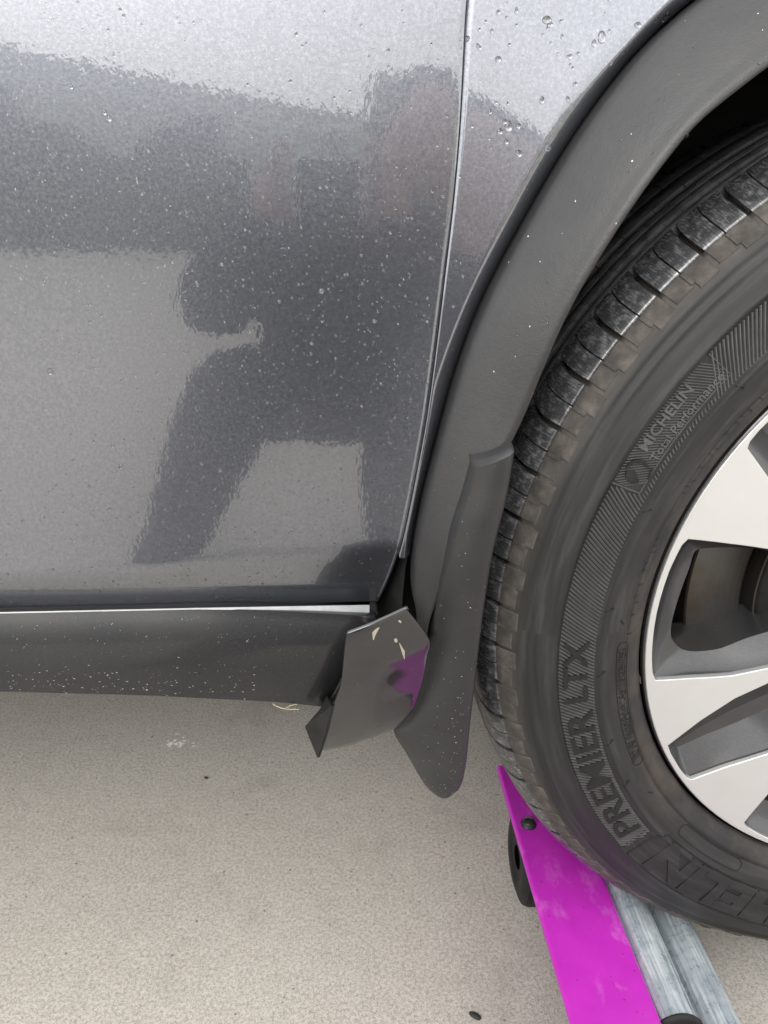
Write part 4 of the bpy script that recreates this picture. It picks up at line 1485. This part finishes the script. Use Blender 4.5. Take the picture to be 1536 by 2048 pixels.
def hand(wrist, tips, palm, thumb, name):
    js, es, rs = [wrist, palm], [(0, 1)], [0.026, 0.032]
    for t in tips:
        k = len(js)
        mid = Vector(palm).lerp(Vector(t), 0.55) + Vector((0, 0.006, 0.0))
        js += [tuple(mid), t]
        es += [(1, k), (k, k + 1)]
        rs += [0.0095, 0.008]
    k = len(js)
    js += [tuple(Vector(palm).lerp(Vector(thumb), 0.5)), thumb]
    es += [(1, k), (k, k + 1)]
    rs += [0.011, 0.009]
    return skin_body(name, js, es, rs, MT['skin'], person, 0, 1)
hand((-0.55, -0.555, 0.66), [(-0.502, -0.490, 0.645 + 0.022 * k) for k in range(4)], (-0.540, -0.512, 0.675), (-0.508, -0.486, 0.735), 'hand')
hand((-0.37, -0.555, 0.66), [(-0.424, -0.490, 0.645 + 0.022 * k) for k in range(4)], (-0.386, -0.512, 0.675), (-0.418, -0.486, 0.735), 'hand')
ph = MB()
ph.box(-0.4985, -0.4280, -0.4755, -0.4675, 0.565, 0.712)
o = ph.build('phone', MT['black'], None, smooth=False)
mod_bevel(o, 0.003, 3)
tag(o, 'black phone held up in front of the squatting person', 'phone')

# far side of the yard
def house(name, x0, x1, y0, y1, h, rise, wall, label, cat):
    root = empty(name, ((x0 + x1) / 2, (y0 + y1) / 2, 0), label, cat)
    b = MB()
    b.box(x0, x1, y0, y1, 0.0, h)
    b.build('wall', wall, root, smooth=False)
    xm = (x0 + x1) / 2
    ym = (y0 + y1) / 2
    e = 0.35
    v = [(x0 - e, y0 - e, h), (x1 + e, y0 - e, h), (x1 + e, y1 + e, h), (x0 - e, y1 + e, h), (x0 - e, ym, h + rise), (x1 + e, ym, h + rise)]
    if rise > 0:
        obj('roof', v, [(0, 1, 5, 4), (2, 3, 4, 5), (0, 4, 3), (1, 2, 5), (3, 2, 1, 0)], MT['roof'], root, smooth=False)
    for k in range(3):
        wx = lerp(x0, x1, (k + 0.5) / 3)
        b = MB()
        b.box(wx - 0.5, wx + 0.5, y1 - 0.02, y1 + 0.03, h * 0.38, h * 0.80)
        w_ = b.build('window', MT['glass'], root, smooth=False)
        b = MB()
        b.box(wx - 0.56, wx + 0.56, y1 + 0.0, y1 + 0.045, h * 0.33, h * 0.379)
        b.build('sill', MT['siding'], w_, smooth=False)
    return root
gar = house('garage_building', -5.16 - 7.2, -5.16 + 7.75, -20.2, -15.2, 2.6, 0.0, MT['siding'], 'low pale flat-roofed building beyond the driveway and dark hedge', 'building')
gar.rotation_euler.z = R(-62)
house('tan_house', 0.7, 12.0, -19.0, -13.0, 2.1, 0.7, MT['tan'], 'tan stucco house with brown shingle roof beyond the driveway', 'house')
def bush(name, x0, x1, y, h, n, label, cat, seed):
    rng = random.Random(seed)
    root = empty(name, ((x0 + x1) / 2, y, 0), label, cat)
    m = MB()
    for _ in range(n):
        u = rng.random()
        p = Vector((lerp(x0, x1, u), y + rng.uniform(-0.45, 0.45), h * (1 - rng.random() ** 1.6) * (0.85 + 0.15 * math.sin(u * 17))))
        s_ = rng.uniform(0.05, 0.12)
        a = Vector((rng.gauss(0, 1), rng.gauss(0, 1), rng.gauss(0, 1))).normalized() * s_
        b_ = a.cross(Vector((rng.gauss(0, 1), rng.gauss(0, 1), rng.gauss(0, 1)))).normalized() * s_ * 0.5
        m.add([p - a, p + b_, p + a, p - b_], [(0, 1, 2, 3)])
    o = m.build('foliage', MT['leaf'], root, smooth=False)
    b = MB()
    for k in range(6):
        bx = lerp(x0, x1, (k + 0.5) / 6)
        b.add(*tube([(bx, y, 0), (bx + 0.05, y, h * 0.5), (bx - 0.04, y, h * 0.8)], [0.04, 0.03, 0.012], 6))
    b.build('stem', MT['bark'], root)
    return root
bush('hedge', -5.2, -1.4, -9.6, 1.35, 9000, 'dark leafy hedge along the far edge of the driveway', 'hedge', 4)
